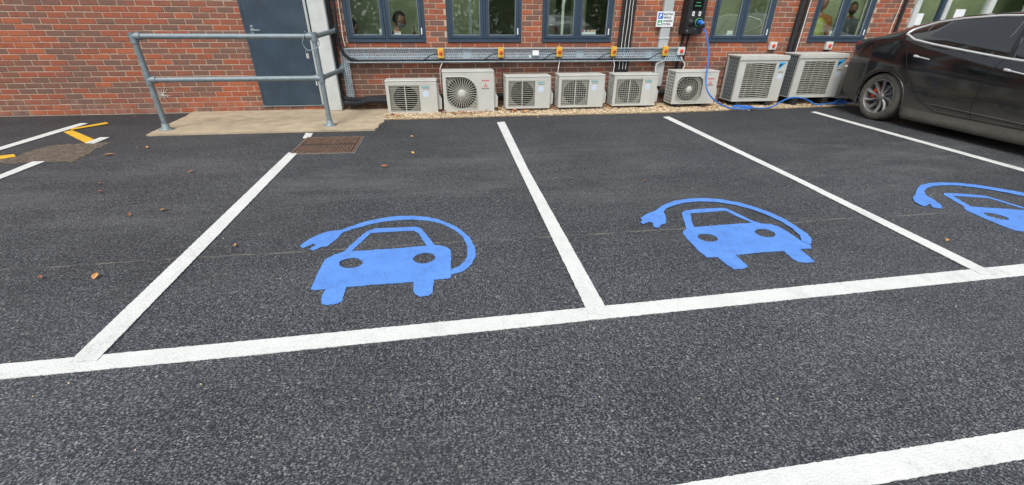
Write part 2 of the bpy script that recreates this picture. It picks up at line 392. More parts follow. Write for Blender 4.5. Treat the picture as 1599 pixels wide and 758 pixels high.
def ragged(poly, step=.02, amp=.0025):
    out = []
    for i in range(len(poly)):
        a, b = Vector(poly[i]), Vector(poly[(i+1) % len(poly)]); L = (b-a).length; n = max(1, int(L/step))
        for k in range(n):
            p = a.lerp(b, k/n); out.append((p.x + R.uniform(-amp, amp), p.y + R.uniform(-amp, amp)))
    return out
G = {"l1p":[[-0.042,2.162],[0.036,2.194],[0.085,2.266],[0.115,2.357],[0.119,2.468],[0.092,2.63],[0.014,2.792],[-0.051,2.875],[-0.132,2.956],[-0.207,3.003],[-0.284,3.028],[-0.36,3.044],[-0.435,3.048],[-0.508,3.032],[-0.579,3.011],[-0.647,2.978],[-0.701,2.944],[-0.791,2.86],[-0.889,2.841],[-0.94,2.795],[-0.982,2.744],[-1.017,2.647],[-0.99,2.613],[-0.935,2.665],[-0.915,2.648],[-0.944,2.595],[-0.912,2.573],[-0.871,2.618],[-0.841,2.617],[-0.802,2.708],[-0.782,2.806],[-0.77,2.825],[-0.722,2.863],[-0.637,2.913],[-0.525,2.965],[-0.404,2.979],[-0.33,2.976],[-0.256,2.96],[-0.181,2.93],[-0.106,2.879],[-0.011,2.76],[0.046,2.641],[0.071,2.505],[0.066,2.396],[0.046,2.308],[0.005,2.248],[-0.041,2.221]],"l1c":[[-0.72,2.525],[-0.686,2.627],[-0.616,2.814],[-0.558,2.85],[-0.416,2.845],[-0.286,2.845],[-0.243,2.806],[-0.211,2.729],[-0.144,2.542],[-0.094,2.526],[-0.056,2.491],[-0.037,2.449],[-0.045,2.126],[-0.142,2.12],[-0.146,1.987],[-0.166,1.966],[-0.211,1.96],[-0.234,1.983],[-0.25,2.017],[-0.252,2.112],[-0.461,2.113],[-0.623,2.109],[-0.618,1.971],[-0.639,1.954],[-0.695,1.948],[-0.72,1.966],[-0.736,2.026],[-0.73,2.103],[-0.794,2.102],[-0.813,2.112],[-0.816,2.345],[-0.813,2.436],[-0.77,2.494]],"l1h":[[[-0.671,2.526],[-0.583,2.783],[-0.446,2.783],[-0.294,2.783],[-0.254,2.727],[-0.195,2.54],[-0.43,2.528]],[[-0.576,2.378],[-0.575,2.359],[-0.582,2.341],[-0.594,2.326],[-0.612,2.317],[-0.632,2.313],[-0.654,2.315],[-0.675,2.323],[-0.693,2.336],[-0.707,2.352],[-0.715,2.371],[-0.717,2.391],[-0.711,2.409],[-0.699,2.424],[-0.681,2.434],[-0.66,2.439],[-0.637,2.437],[-0.615,2.429],[-0.597,2.415],[-0.583,2.398]],[[-0.137,2.38],[-0.139,2.36],[-0.148,2.341],[-0.162,2.326],[-0.18,2.316],[-0.201,2.312],[-0.221,2.314],[-0.241,2.323],[-0.257,2.336],[-0.268,2.354],[-0.274,2.374],[-0.272,2.395],[-0.264,2.414],[-0.251,2.43],[-0.232,2.441],[-0.211,2.445],[-0.189,2.443],[-0.169,2.434],[-0.153,2.42],[-0.142,2.401]]],"l2p":[[2.408,2.289],[2.437,2.362],[2.451,2.477],[2.455,2.6],[2.432,2.731],[2.388,2.841],[2.314,2.955],[2.212,3.037],[2.086,3.085],[1.935,3.091],[1.791,3.059],[1.653,2.979],[1.549,2.883],[1.49,2.857],[1.421,2.806],[1.378,2.765],[1.381,2.739],[1.353,2.704],[1.357,2.671],[1.384,2.683],[1.42,2.701],[1.439,2.681],[1.413,2.611],[1.446,2.599],[1.489,2.644],[1.525,2.657],[1.56,2.715],[1.595,2.803],[1.604,2.856],[1.661,2.92],[1.766,2.983],[1.869,3.015],[2.001,3.026],[2.136,2.996],[2.245,2.928],[2.326,2.823],[2.372,2.714],[2.401,2.592],[2.399,2.469],[2.375,2.368],[2.341,2.298],[2.323,2.283],[2.344,2.22]],"l2c":[[1.739,2.825],[1.792,2.869],[1.923,2.886],[2.103,2.881],[2.142,2.864],[2.168,2.77],[2.196,2.634],[2.235,2.573],[2.299,2.55],[2.324,2.505],[2.332,2.398],[2.323,2.283],[2.344,2.22],[2.316,2.177],[2.233,2.178],[2.208,2.021],[2.157,2.01],[2.11,2.025],[2.091,2.064],[2.108,2.171],[1.919,2.17],[1.761,2.159],[1.754,2.046],[1.747,2.018],[1.702,1.996],[1.648,2.0],[1.635,2.053],[1.634,2.155],[1.561,2.155],[1.555,2.267],[1.565,2.399],[1.574,2.485],[1.596,2.528],[1.639,2.558],[1.684,2.674]],"l2h":[[[1.806,2.817],[1.957,2.82],[2.108,2.828],[2.135,2.72],[2.178,2.59],[1.959,2.589],[1.707,2.578],[1.75,2.691]],[[1.774,2.38],[1.76,2.365],[1.742,2.355],[1.722,2.35],[1.701,2.35],[1.681,2.357],[1.665,2.368],[1.653,2.384],[1.648,2.402],[1.649,2.421],[1.657,2.439],[1.67,2.455],[1.688,2.466],[1.709,2.471],[1.731,2.471],[1.751,2.464],[1.768,2.452],[1.779,2.436],[1.784,2.417],[1.782,2.398]],[[2.212,2.388],[2.196,2.373],[2.176,2.363],[2.154,2.359],[2.133,2.361],[2.115,2.369],[2.1,2.383],[2.092,2.4],[2.089,2.42],[2.093,2.44],[2.104,2.459],[2.121,2.475],[2.141,2.485],[2.163,2.49],[2.185,2.488],[2.204,2.479],[2.219,2.465],[2.227,2.447],[2.229,2.426],[2.223,2.406]]],"l3c":[[4.194,2.908],[4.243,2.94],[4.353,2.917],[4.503,2.855],[4.534,2.824],[4.548,2.713],[4.559,2.555],[4.586,2.476],[4.637,2.43],[4.654,2.373],[4.651,2.253],[4.633,2.13],[4.645,2.054],[4.617,2.016],[4.548,2.043],[4.513,1.879],[4.469,1.883],[4.432,1.914],[4.419,1.963],[4.443,2.075],[4.285,2.134],[4.152,2.171],[4.136,2.05],[4.128,2.021],[4.088,2.011],[4.043,2.033],[4.037,2.095],[4.046,2.207],[3.985,2.23],[3.99,2.355],[4.01,2.496],[4.026,2.588],[4.048,2.628],[4.087,2.647],[4.135,2.76]],"l3h":[[[4.25,2.878],[4.376,2.834],[4.503,2.795],[4.515,2.668],[4.54,2.512],[4.357,2.58],[4.145,2.648],[4.191,2.758]],[[4.183,2.41],[4.17,2.398],[4.154,2.392],[4.137,2.393],[4.119,2.4],[4.103,2.414],[4.091,2.431],[4.082,2.452],[4.08,2.473],[4.082,2.494],[4.091,2.511],[4.103,2.525],[4.119,2.531],[4.137,2.53],[4.155,2.523],[4.172,2.509],[4.185,2.49],[4.192,2.469],[4.195,2.447],[4.191,2.427]],[[4.55,2.28],[4.535,2.269],[4.517,2.264],[4.499,2.267],[4.481,2.275],[4.467,2.29],[4.456,2.31],[4.451,2.331],[4.45,2.354],[4.455,2.375],[4.466,2.392],[4.482,2.404],[4.499,2.409],[4.518,2.407],[4.536,2.398],[4.551,2.382],[4.562,2.362],[4.568,2.34],[4.567,2.316],[4.56,2.296]]],"l3p":[[4.926,2.835],[4.907,2.898],[4.832,2.981],[4.756,3.067],[4.638,3.136],[4.499,3.169],[4.35,3.171],[4.22,3.134],[4.079,3.046],[3.942,2.934],[3.856,2.877],[3.784,2.807],[3.761,2.746],[3.756,2.702],[3.785,2.698],[3.844,2.735],[3.856,2.726],[3.807,2.678],[3.826,2.656],[3.852,2.641],[3.906,2.678],[3.937,2.723],[3.979,2.808],[4.016,2.911],[4.104,2.999],[4.204,3.06],[4.318,3.1],[4.427,3.108],[4.552,3.087],[4.654,3.028],[4.735,2.955],[4.803,2.868],[4.852,2.783]],"wA":[[-5.005,5.517],[-5.014,6.47],[-5.001,6.748],[-4.893,6.716],[-4.885,6.38],[-4.892,5.373]],"yU":[[-4.89,6.366],[-4.862,6.435],[-4.684,6.749],[-4.601,6.651],[-4.796,6.359],[-4.819,6.315]],"yL":[[-4.865,6.237],[-4.824,6.323],[-4.224,5.783],[-4.209,5.616]],"wB":[[-4.197,5.597],[-4.214,5.871],[-4.104,5.858],[-4.087,5.567]],"yW":[[-4.789,5.095],[-4.709,5.141],[-4.615,5.192],[-4.528,5.098],[-4.605,5.009],[-4.669,4.946]],"wC":[[-4.166,4.454],[-4.209,4.88],[-4.09,4.872],[-4.066,4.395],[-4.059,4.319]],"patch":[[-4.535,5.139],[-4.549,5.444],[-4.477,5.574],[-4.253,5.592],[-3.959,5.615],[-3.887,5.279],[-3.812,4.821],[-4.1,4.893],[-4.325,4.84],[-4.486,4.86],[-4.625,4.963]],"near":[[0.658,0.779],[2.044,0.802],[1.9,0.7],[1.301,0.69]]}
# ------------------------------------------------------------------ ground
def sheet(name, polys, z, mat, t=.003, rag=None, loc=None):
    if rag: polys = [ragged(q, *rag) for q in polys]
    cx = sum(p[0] for p in polys[0])/len(polys[0]); cy = sum(p[1] for p in polys[0])/len(polys[0])
    b = MB().prism(polys, lambda x, y: (x, y, z), (0, 0, -t), back=False)
    return b.build(name, mat, loc=(cx, cy, z))
b = MB(); b.add([(-1500, -1500, 0), (1500, -1500, 0), (1500, 1500, 0), (-1500, 1500, 0)], [(0, 1, 2, 3)])
struct('ground', b.build('ground', M['asphalt']))
o = sheet('worn_patch', [G['patch']], .004, plain('old_brown_tarmac', (.12, .092, .068), .95, var=.75, scale=38, dirt=(.25, .20, .15, .9), bump=.006), rag=(.03, .022)); struct('', o)
slab = [(-3.71, 5.89), (-2.3, 5.885), (-1.2, 5.87), (-.97, 5.86), (-.935, 5.98), (-.96, 6.15), (-.90, 6.33), (-.93, 6.5), (-.93, 7.34), (-3.86, 7.34), (-3.80, 7.0)]
o = sheet('concrete_path', [slab], .022, M['concrete'], t=.03, rag=(.06, .006)); struct('', o)
# gravel strip: bed and loose pebbles
gravel = [(-.93, 6.50), (-.3, 6.515), (.95, 6.565), (2.2, 6.56), (3.41, 6.555), (5.2, 6.66), (6.88, 6.77), (12, 6.78), (12, 7.345), (-.92, 7.345)]
o = sheet('gravel_bed', [gravel], .012, M['gravel_bed'], t=.015, rag=(.05, .006)); struct('', o)
def gy(x): return float(np.interp(x, [q[0] for q in gravel[:8]], [q[1] for q in gravel[:8]]))
ico = bmesh.new(); bmesh.ops.create_icosphere(ico, subdivisions=1, radius=1)
iv = np.array([v.co[:] for v in ico.verts]); ifc = np.array([[v.index for v in f.verts] for f in ico.faces]); ico.free()
rng = np.random.default_rng(3); NP = 15000
px_ = rng.uniform(-.95, 9.2, NP); lo = np.array([gy(x) for x in px_]); py_ = lo + (7.33-lo)*rng.power(1.0, NP) - .012 + rng.normal(0, .006, NP)
stray = rng.random(NP) < .012; py_[stray] -= rng.exponential(.05, stray.sum())
sz = rng.uniform(.006, .0125, (NP, 1))*rng.uniform(.6, 1.35, (NP, 3)); sz[:, 2] *= .7
an = rng.uniform(0, 6.28, NP); ca, sa = np.cos(an), np.sin(an)
jit = 1 + rng.normal(0, .12, (NP, len(iv), 3)); V = iv[None]*jit*sz[:, None, :]
X = V[..., 0]*ca[:, None]-V[..., 1]*sa[:, None] + px_[:, None]; Y = V[..., 0]*sa[:, None]+V[..., 1]*ca[:, None]+py_[:, None]
Z = V[..., 2] + np.where(stray, .006, .014)[:, None] + rng.uniform(0, .008, NP)[:, None]
Vv = np.stack([X, Y, Z], -1).reshape(-1, 3); Fv = (ifc[None] + (np.arange(NP)*len(iv))[:, None, None]).reshape(-1, 3)
me = bpy.data.meshes.new('gravel'); me.from_pydata(Vv.tolist(), [], Fv.tolist()); me.materials.append(M['pebble'])
o = bpy.data.objects.new('gravel', me); C.objects.link(o); o['kind'] = 'stuff'; o['label'] = 'tan pea gravel strip along the foot of the wall'; o['category'] = 'gravel'
ng = 260; gx = rng.uniform(-4.5, 6.0, ng); gyy = rng.uniform(.6, 6.4, ng); gs = rng.uniform(.0015, .0045, (ng, 3)); gs[:, 2] *= .6
V = iv[None]*gs[:, None, :]*(1+rng.normal(0, .15, (ng, len(iv), 3))); V[..., 0] += gx[:, None]; V[..., 1] += gyy[:, None]; V[..., 2] += .002
me = bpy.data.meshes.new('loose_grit'); me.from_pydata(V.reshape(-1, 3).tolist(), [], (ifc[None]+(np.arange(ng)*len(iv))[:, None, None]).reshape(-1, 3).tolist()); me.materials.append(M['pebble'])
o = bpy.data.objects.new('loose_grit', me); C.objects.link(o); o['kind'] = 'stuff'; o['label'] = 'loose pale grit scattered over the tarmac'; o['category'] = 'grit'
# ------------------------------------------------------------------ painted markings
def mark(name, label, polys, z, mat, group=None, cat='road marking', amp=.0018):
    o = sheet(name, polys, z, mat, rag=(.012, amp)); tag(o, label, cat, group); return o
LG = 'white painted parking bay lines'
fl_t = [(-4.6, 1.66), (-1.981, 1.687), (-.951, 1.706), (.699, 1.745), (3.488, 1.821), (8.6, 1.95)]
fl_b = [(8.6, 1.84), (3.327, 1.707), (.69, 1.642), (-.914, 1.602), (-1.912, 1.590), (-4.6, 1.56)]
mark('road_line', 'long white line running across the open ends of all the parking bays', [fl_t+fl_b], .004, M['white_paint'], LG)
mark('road_line', 'white bay line left of the first blue symbol, ending at the rusty cover', [[(-1.693, 1.66), (-1.582, 1.655), (-1.658, 4.886), (-1.762, 4.915)]], .008, M['white_paint'], LG)
mark('road_line', 'short white stub of line between the rusty cover and the concrete path', [[(-1.79, 5.56), (-1.70, 5.545), (-1.732, 5.80), (-1.825, 5.83)]], .004, M['white_paint'], LG)
mark('road_line', 'white bay line between the two complete blue car symbols', [[(.645, 1.69), (.75, 1.66), (.745, 4.0), (.788, 6.188), (.674, 6.159), (.655, 4.0)]], .008, M['white_paint'], LG)
mark('road_line', 'white bay line between the middle blue symbol and the cut off right one', [[(3.072, 1.745), (3.172, 1.735), (3.24, 3.4), (3.325, 6.27), (3.21, 6.24), (3.16, 3.4)]], .008, M['white_paint'], LG)
mark('road_line', 'white bay line running alongside the black car', [[(5.50, 1.83), (5.61, 1.83), (5.753, 3.419), (5.898, 6.375), (5.785, 6.343), (5.64, 3.3)]], .008, M['white_paint'], LG)
n0, n1, n2, n3 = [Vector(q) for q in G['near']]; dt = (n1-n0); db = (n2-n3)
mark('road_line', 'broad white line crossing the nearest right corner of the tarmac', [[tuple(n0-dt*1.2), tuple(n1+dt*2), tuple(n2+db*4), tuple(n3-db*2.4)]], .004, M['white_paint'], LG)
mark('road_line', 'slanting white line at the far left reaching up to the yellow marks', [G['wA']+[(-4.87, 3.9), (-4.99, 3.9)]], .008, M['white_paint'], LG)
mark('road_line', 'small white dash touching the lower end of the thick yellow bar', [G['wB']], .008, M['white_paint'], LG)
mark('road_line', 'white line at the left edge below the brown worn patch', [G['wC'][:4]+[(-4.03, 3.4), (-4.13, 3.4)]], .008, M['white_paint'], LG)
mark('yellow_line', 'thin yellow stroke pointing right from the slanting white line', [G['yU']], .012, M['yellow_paint'], 'yellow hatch marks')
mark('yellow_line', 'thick yellow bar between the slanting white line and the small white dash', [G['yL']], .004, M['yellow_paint'], 'yellow hatch marks')
mark('yellow_line', 'yellow dash at the left edge beside the brown worn patch', [G['yW']], .008, M['yellow_paint'], 'yellow hatch marks')
# the blue electric car symbols
G['l3p'] = G['l3p'][1:-1]
G['l3p'] = [(5.02, 2.62), (4.96, 2.80)] + G['l3p'] + [(4.86, 2.76), (4.93, 2.55), (4.93, 2.35), (4.86, 2.2), (4.745, 2.13), (4.74, 2.02), (4.86, 2.04), (4.97, 2.17), (5.03, 2.38)]
for key, lab in (('l1', 'blue painted electric car symbol in the left bay, nearest the rusty cover'), ('l2', 'blue painted electric car symbol in the middle bay'), ('l3', 'blue painted electric car symbol cut off by the right edge, beside the black car')):
    cx = sum(p[0] for p in G[key+'c'])/len(G[key+'c']); cy = sum(p[1] for p in G[key+'c'])/len(G[key+'c'])
    t = thing('painted_symbol', lab, 'road marking', (cx, cy, .004), 'blue electric vehicle symbols')
    q = MB().prism([ragged(G[key+'c'], .02, .0025)] + [ragged(h, .02, .0025) for h in G[key+'h']], lambda x, y: (x, y, .0045), (0, 0, -.003), back=False); q.build('car_shape', M['blue_paint'], t)
    q = MB().prism([ragged(G[key+'p'], .02, .0025)], lambda x, y: (x, y, .0085 if key != 'l1' else .0045), (0, 0, -.003), back=False); q.build('cable_and_plug', M['blue_paint'], t)
# ------------------------------------------------------------------ rusty cover
t = thing('drain_cover', 'rusty square iron access cover at the end of the left white bay line', 'drain cover', (-1.4, 5.2, 0))
cv = [(-1.722, 5.557), (-1.083, 5.522), (-1.075, 4.86), (-1.713, 4.885)]
def bil(u, v):
    a = Vector(cv[3]).lerp(Vector(cv[2]), u); c_ = Vector(cv[0]).lerp(Vector(cv[1]), u); return a.lerp(c_, v)
def quadbox(mb, u0, u1, v0, v1, z0, z1):
    p = [bil(u0, v0), bil(u1, v0), bil(u1, v1), bil(u0, v1)]
    mb.add([(q.x, q.y, z0) for q in p] + [(q.x, q.y, z1) for q in p], [(4, 5, 6, 7), (0, 1, 5, 4), (1, 2, 6, 5), (2, 3, 7, 6), (3, 0, 4, 7)])
f = MB(); 
for a in ((-.02, 1.02, -.02, .01), (-.02, 1.02, .99, 1.02), (-.02, .012, .01, .99), (.988, 1.02, .01, .99)): quadbox(f, *a, 0, .012)
f.build('frame', M['rust'], t)
f = MB(); quadbox(f, -.045, 1.045, -.05, 1.05, 0, .0035); f.build('surround', plain('cover_mortar', (.17, .16, .145), .9, var=.4, scale=20), t)
for h in range(2):
    f = MB(); quadbox(f, .018+h*.487, .495+h*.487, .016, .984, 0, .004); f.build('cover_plate', M['rust_dark'], t)
f = MB()
for i in range(18):
    for j in range(11):
        if j == 5: continue
        u0 = .03+i*.0525; v0 = .03+j*.086
        if i == 9: u0 += .006
        quadbox(f, u0, u0+.039, v0, v0+.068, .004, .0125)
f.build('raised_pattern', M['rust'], t)['kind'] = 'stuff'
f = MB()
for u in (.06, .9):
    for v in (.12, .8): quadbox(f, u, u+.03, v, v+.05, .0105, .012)
f.build('lifting_key_hole', M['dark'], t)
# ------------------------------------------------------------------ brick building
WIN = [(-1.43, -.265), (.05, 1.205), (1.525, 2.675), (4.36, 5.45), (6.175, 7.295)]
WZ0, WZ1 = .98, 2.45
OPEN = [(a, b_, WZ0, WZ1) for a, b_ in WIN] + [(-2.83, -1.87, .088, 2.13), (8.03, 11.2, .98, 2.13)]
XL, XR, ZT = -9.0, 14.0, 3.06
bld = thing('brick_building', 'red brick single storey office building with dark blue windows and door', 'building', (2.5, D, 0))
# mortar wall slab with openings, cut into cells
xs = sorted({XL, XR} | {v for o_ in OPEN for v in o_[:2]}); zs_ = sorted({-.1, ZT} | {v for o_ in OPEN for v in o_[2:]})
f = MB(); 
for i in range(len(xs)-1):
    z = -.1
    col = [o_ for o_ in OPEN if o_[0] <= xs[i]+1e-6 and o_[1] >= xs[i+1]-1e-6]
    if col: f.box(xs[i], xs[i+1], D+.006, D+.26, -.1, col[0][2]); f.box(xs[i], xs[i+1], D+.006, D+.26, col[0][3], ZT)
    else: f.box(xs[i], xs[i+1], D+.006, D+.26, -.1, ZT)
f.build('wall', M['mortar'], bld)
# one brick mesh, shared
bw, bh = .2125, .0625
q = MB(); e = .003
vs = [(e, 0, e), (bw-e, 0, e), (bw-e, 0, bh-e), (e, 0, bh-e), (0, e, 0), (bw, e, 0), (bw, e, bh), (0, e, bh), (0, .03, 0), (bw, .03, 0), (bw, .03, bh), (0, .03, bh)]
q.add(vs, [(0, 1, 2, 3), (0, 4, 5, 1), (1, 5, 6, 2), (2, 6, 7, 3), (3, 7, 4, 0), (4, 8, 9, 5), (5, 9, 10, 6), (6, 10, 11, 7), (7, 11, 8, 4)])
brick_me = q.mesh('brick', M['brick'])
def brick_list():
    out = []
    for k in range(0, 41):
        z0 = .0135 + k*.075; off = (k % 2)*.5
        n = 0
        i0 = int((XL+20)/.225+off); 
        i = i0
        while True:
            x0 = (i-off)*.225-20; i += 1
            if x0 > XR: break
            a, b_ = max(x0, XL), min(x0+bw, XR); segs = [(a, b_, z0, z0+bh)]
            for (ox0, ox1, oz0, oz1) in OPEN:
                new = []
                for (s0, s1, q0, q1) in segs:
                    if s1 <= ox0+.002 or s0 >= ox1-.002 or q1 <= oz0 or q0 >= oz1: new.append((s0, s1, q0, q1)); continue
                    if oz0 - q0 > .02: 
                        new.append((s0, s1, q0, min(q1, oz0-.006)))
                        continue
                    if q1-oz1 > .02: new.append((s0, s1, max(q0, oz1+.006), q1)); continue
                    if s0 < ox0: new.append((s0, ox0-.003, q0, q1))
                    if s1 > ox1: new.append((ox1+.003, s1, q0, q1))
                segs = new
            for s_ in segs:
                if s_[1]-s_[0] > .03: out.append(s_)
    return out
def proj(x, y, z):
    v = Vector((x, y, z-CAM_H)); qd = v.dot(fw); return 799.5 + F_PX*v.dot(r2)/qd, 379 - F_PX*v.dot(u2)/qd
BR = []
for (a, b_, z0, z1) in brick_list():
    u0, v0 = proj(a, D, z0); u1, v1 = proj(b_, D, z0); u3, v3 = proj(a, D, z1)
    inn = -5 < (u0+u1)/2 < 1604 and (v0+v3)/2 > -6
    area = abs((u1-u0)*(v3-v0)-(u3-u0)*(v1-v0)) if inn else 0
    BR.append((area, a, b_, z0, z1))
BR.sort(key=lambda r_: -r_[0])
rest = MB()
for n, (ar, a, b_, z0, z1) in enumerate(BR):
    yj = R.uniform(-.0022, .0018)
    if n < 299:
        piece('brick', brick_me, bld, (a-2.5, yj, z0+R.uniform(-.001, .001)), scale=((b_-a)/bw, 1, (z1-z0)/bh))
    else:
        kx, kz = (b_-a)/bw, (z1-z0)/bh
        rest.add([(a+x*kx, D+y+yj, z0+z*kz) for x, y, z in vs], [(0, 1, 2, 3), (0, 4, 5, 1), (1, 5, 6, 2), (2, 6, 7, 3), (3, 7, 4, 0), (4, 8, 9, 5), (5, 9, 10, 6), (6, 10, 11, 7), (7, 11, 8, 4)])
rest.build('brickwork', M['brick'], bld)['kind'] = 'stuff'
# shell of the rooms behind
f = MB(); f.box(XL, XR, D+5.0, D+5.1, 0, 2.7); f.box(XL, XL+.1, D+.26, D+5, 0, 2.7); f.box(XR-.1, XR, D+.26, D+5, 0, 2.7); f.build('inner_wall', M['interior'], bld)
f = MB(); f.box(-1.9, 2.9, D+1.35, D+1.4, .06, 2.5); f.box(2.9, XR-.2, D+1.8, D+1.85, .06, 2.5); f.build('partition', M['screen'], bld)
f = MB(); f.box(XL, XR, D+.26, D+5.1, -.05, .06); f.build('inner_floor', M['interior_floor'], bld)
RL = [(-1.5, 1.0), (1.4, 3.0), (4.2, 5.7), (6.1, 8.4), (8.7, 11.6)]      # openings added in the unseen roof to brighten the rooms behind the windows
f = MB(); g_ = MB(); cur = XL; curg = XL-.3
for a, b_ in RL: f.box(cur, a, D+.4, D+1.25, 2.7, 2.8); cur = b_; g_.box(curg, a, D+.4, D+1.25, 3.06, 3.2); curg = b_
f.box(cur, XR, D+.4, D+1.25, 2.7, 2.8); g_.box(curg, XR+.3, D+.4, D+1.25, 3.06, 3.2)
f.box(XL, XR, D+.26, D+.4, 2.7, 2.8); f.box(XL, XR, D+1.25, D+5.1, 2.7, 2.8); g_.box(XL-.3, XR+.3, D-.06, D+.4, 3.06, 3.2); g_.box(XL-.3, XR+.3, D+1.25, D+5.4, 3.06, 3.2)
f.build('ceiling', M['interior'], bld); g_.build('roof', M['white_metal'], bld)
for a, b_ in RL:
    f = MB(); f.box(a-.05, b_+.05, D+.35, D+1.3, 3.201, 3.215); f.build('added_rooflight', M['glass'], bld)  # glass over the added roof openings
def casement(x0, x1, fr, label=None):
    """one dark framed window: outer frame, two opening lights with panes, hinges and handles"""
    f = MB(); y0, y1 = D+.012, D+.085; t_ = .045; zs0, zs1 = WZ0+.004, WZ1-.004; x0 += .004; x1 -= .004; mid = (x0+x1)/2
    f.box(x0, x0+t_, y0, y1, zs0, zs1); f.box(x1-t_, x1, y0, y1, zs0, zs1)
    f.box(x0+t_, x1-t_, y0, y1, zs0, zs0+t_); f.box(x0+t_, x1-t_, y0, y1, zs1-t_, zs1); f.box(mid-.018, mid+.018, y0, y1, zs0+t_, zs1-t_)
    win = f.build('window', fr, bld, bevel=.003)
    if label: win['label'] = label
    f = MB(); f.box(x0+.002, x1-.002, D-.022, D+.011, zs0-.002, zs0+.016); f.build('sill', fr, win, bevel=.003)
    for h, (a, b_) in enumerate(((x0+t_, mid-.018), (mid+.018, x1-t_))):
        s = .046; a += .003; b_ -= .003; z0 = zs0+t_+.003; z1 = zs1-t_-.003
        f = MB(); ya, yb = D+.004, D+.07
        f.box(a, a+s, ya, yb, z0, z1); f.box(b_-s, b_, ya, yb, z0, z1); f.box(a+s, b_-s, ya, yb, z0, z0+s); f.box(a+s, b_-s, ya, yb, z1-s, z1)
        f.build('sash', fr, win, bevel=.004)
        f = MB(); g_ = .007
        i0, i1, j0, j1 = a+s, b_-s, z0+s, z1-s
        f.box(i0, i0+g_, ya+.012, ya+.03, j0, j1); f.box(i1-g_, i1, ya+.012, ya+.03, j0, j1); f.box(i0+g_, i1-g_, ya+.012, ya+.03, j0, j0+g_)
        f.build('glazing_bead', M['bead'], win)
        f = MB(); f.box(i0+.001, i1-.001, D+.034, D+.040, j0+.001, j1-.001); f.build('pane', M['glass'], win)
        hx = a+.006 if h == 0 else b_-.014
        if h == 1:
            f = MB(); f.box(hx-.004, hx+.012, ya-.008, ya, z0+.055, z0+.145); f.build('hinge', M['white_card'], win, bevel=.002)
    return win
fr_m = M['frame']
for k, (a, b_) in enumerate(WIN): casement(a, b_, fr_m)
# white framed glazing behind the car
f = MB(); x0, x1 = 8.035, 11.195; wm = M['white_metal']
for a, b_ in ((x0, x0+.10), (8.64, 8.72), (9.50, 9.62), (10.35, 10.45), (x1-.1, x1)): f.box(a, b_, D-.03, D+.06, WZ0, WZ1)
f.box(x0, x1, D-.027, D+.057, WZ0, WZ0+.09); f.box(x0, x1, D-.027, D+.057, WZ1-.09, WZ1)
win = f.build('window', wm, bld, bevel=.004); win['label'] = 'wide window with a white frame behind the black car'
for a, b_ in ((x0+.1, 8.64), (8.72, 9.50), (9.62, 10.35), (10.45, x1-.1)):
    f = MB(); f.box(a+.003, b_-.003, D+.02, D+.027, WZ0+.092, WZ1-.092); f.build('pane', M['glass'], win)
f = MB(); f.box(8.575, 8.635, D-.012, D+.05, WZ0+.09, WZ1-.09); f.build('mullion', M['frame'], win)
for cx, cz, ww in ((8.235, 1.33, .14), (9.02, 1.40, .2)):
    f = MB(); f.box(cx-ww/2, cx+ww/2, D+.014, D+.0165, cz-.08, cz+.10); f.build('notice', M['white_card'], win)
# notices and stickers inside the blue windows
def sticker(x0, x1, z0, z1, lab, mat, y=D+.031):
    f = MB(); f.box(x0, x1, y, y+.0015, z0, z1); return f
# door
f = MB(); f.box(-2.79, -1.935, D-.018, D+.03, .098, 2.09)
dr = f.build('door', M['door'], bld, bevel=.004)
f = MB(); f.box(-2.826, -2.795, D-.006, D+.06, .092, 2.126); f.box(-1.93, -1.874, D-.03, D+.06, .092, 2.126); f.box(-2.795, -1.93, D-.006, D+.06, 2.095, 2.126); f.build('door_frame', M['door'], dr)
f = MB(); f.box(-1.95, -1.918, D-.045, D-.031, .10, 2.12); f.build('door_edge_strip', M['downpipe'], dr)
f = MB(); f.box(-2.83, -1.87, D-.02, D+.05, .074, .092); f.build('threshold', M['galv'], dr)
f = MB(); f.box(-2.735, -2.69, D-.026, D-.018, 1.07, 1.205); f.box(-2.722, -2.702, D-.06, D-.026, 1.13, 1.15); f.tube([(-2.725, D-.062, 1.14), (-2.60, D-.062, 1.138)], .011, 8); f.lathe((-2.712, D-.026, 1.19), (0, -1, 0), [(.0, .012), (.014, .012), (.014, 0)], 12)
f.build('door_handle', M['galv'], dr, bevel=.002)
f = MB(); f.box(-1.985, -1.972, D-.03, D-.018, .38, .48); f.build('hinge', M['white_card'], dr)
# white boxed column beside the door
f = MB(); f.box(-1.865, -1.635, D-.17, D-.002, .022, 3.04)
tag(f.build('boxed_column', M['white_metal'], loc=(-1.75, D-.08, .022), bevel=.008), 'white boxed column standing right of the dark blue door', 'column')
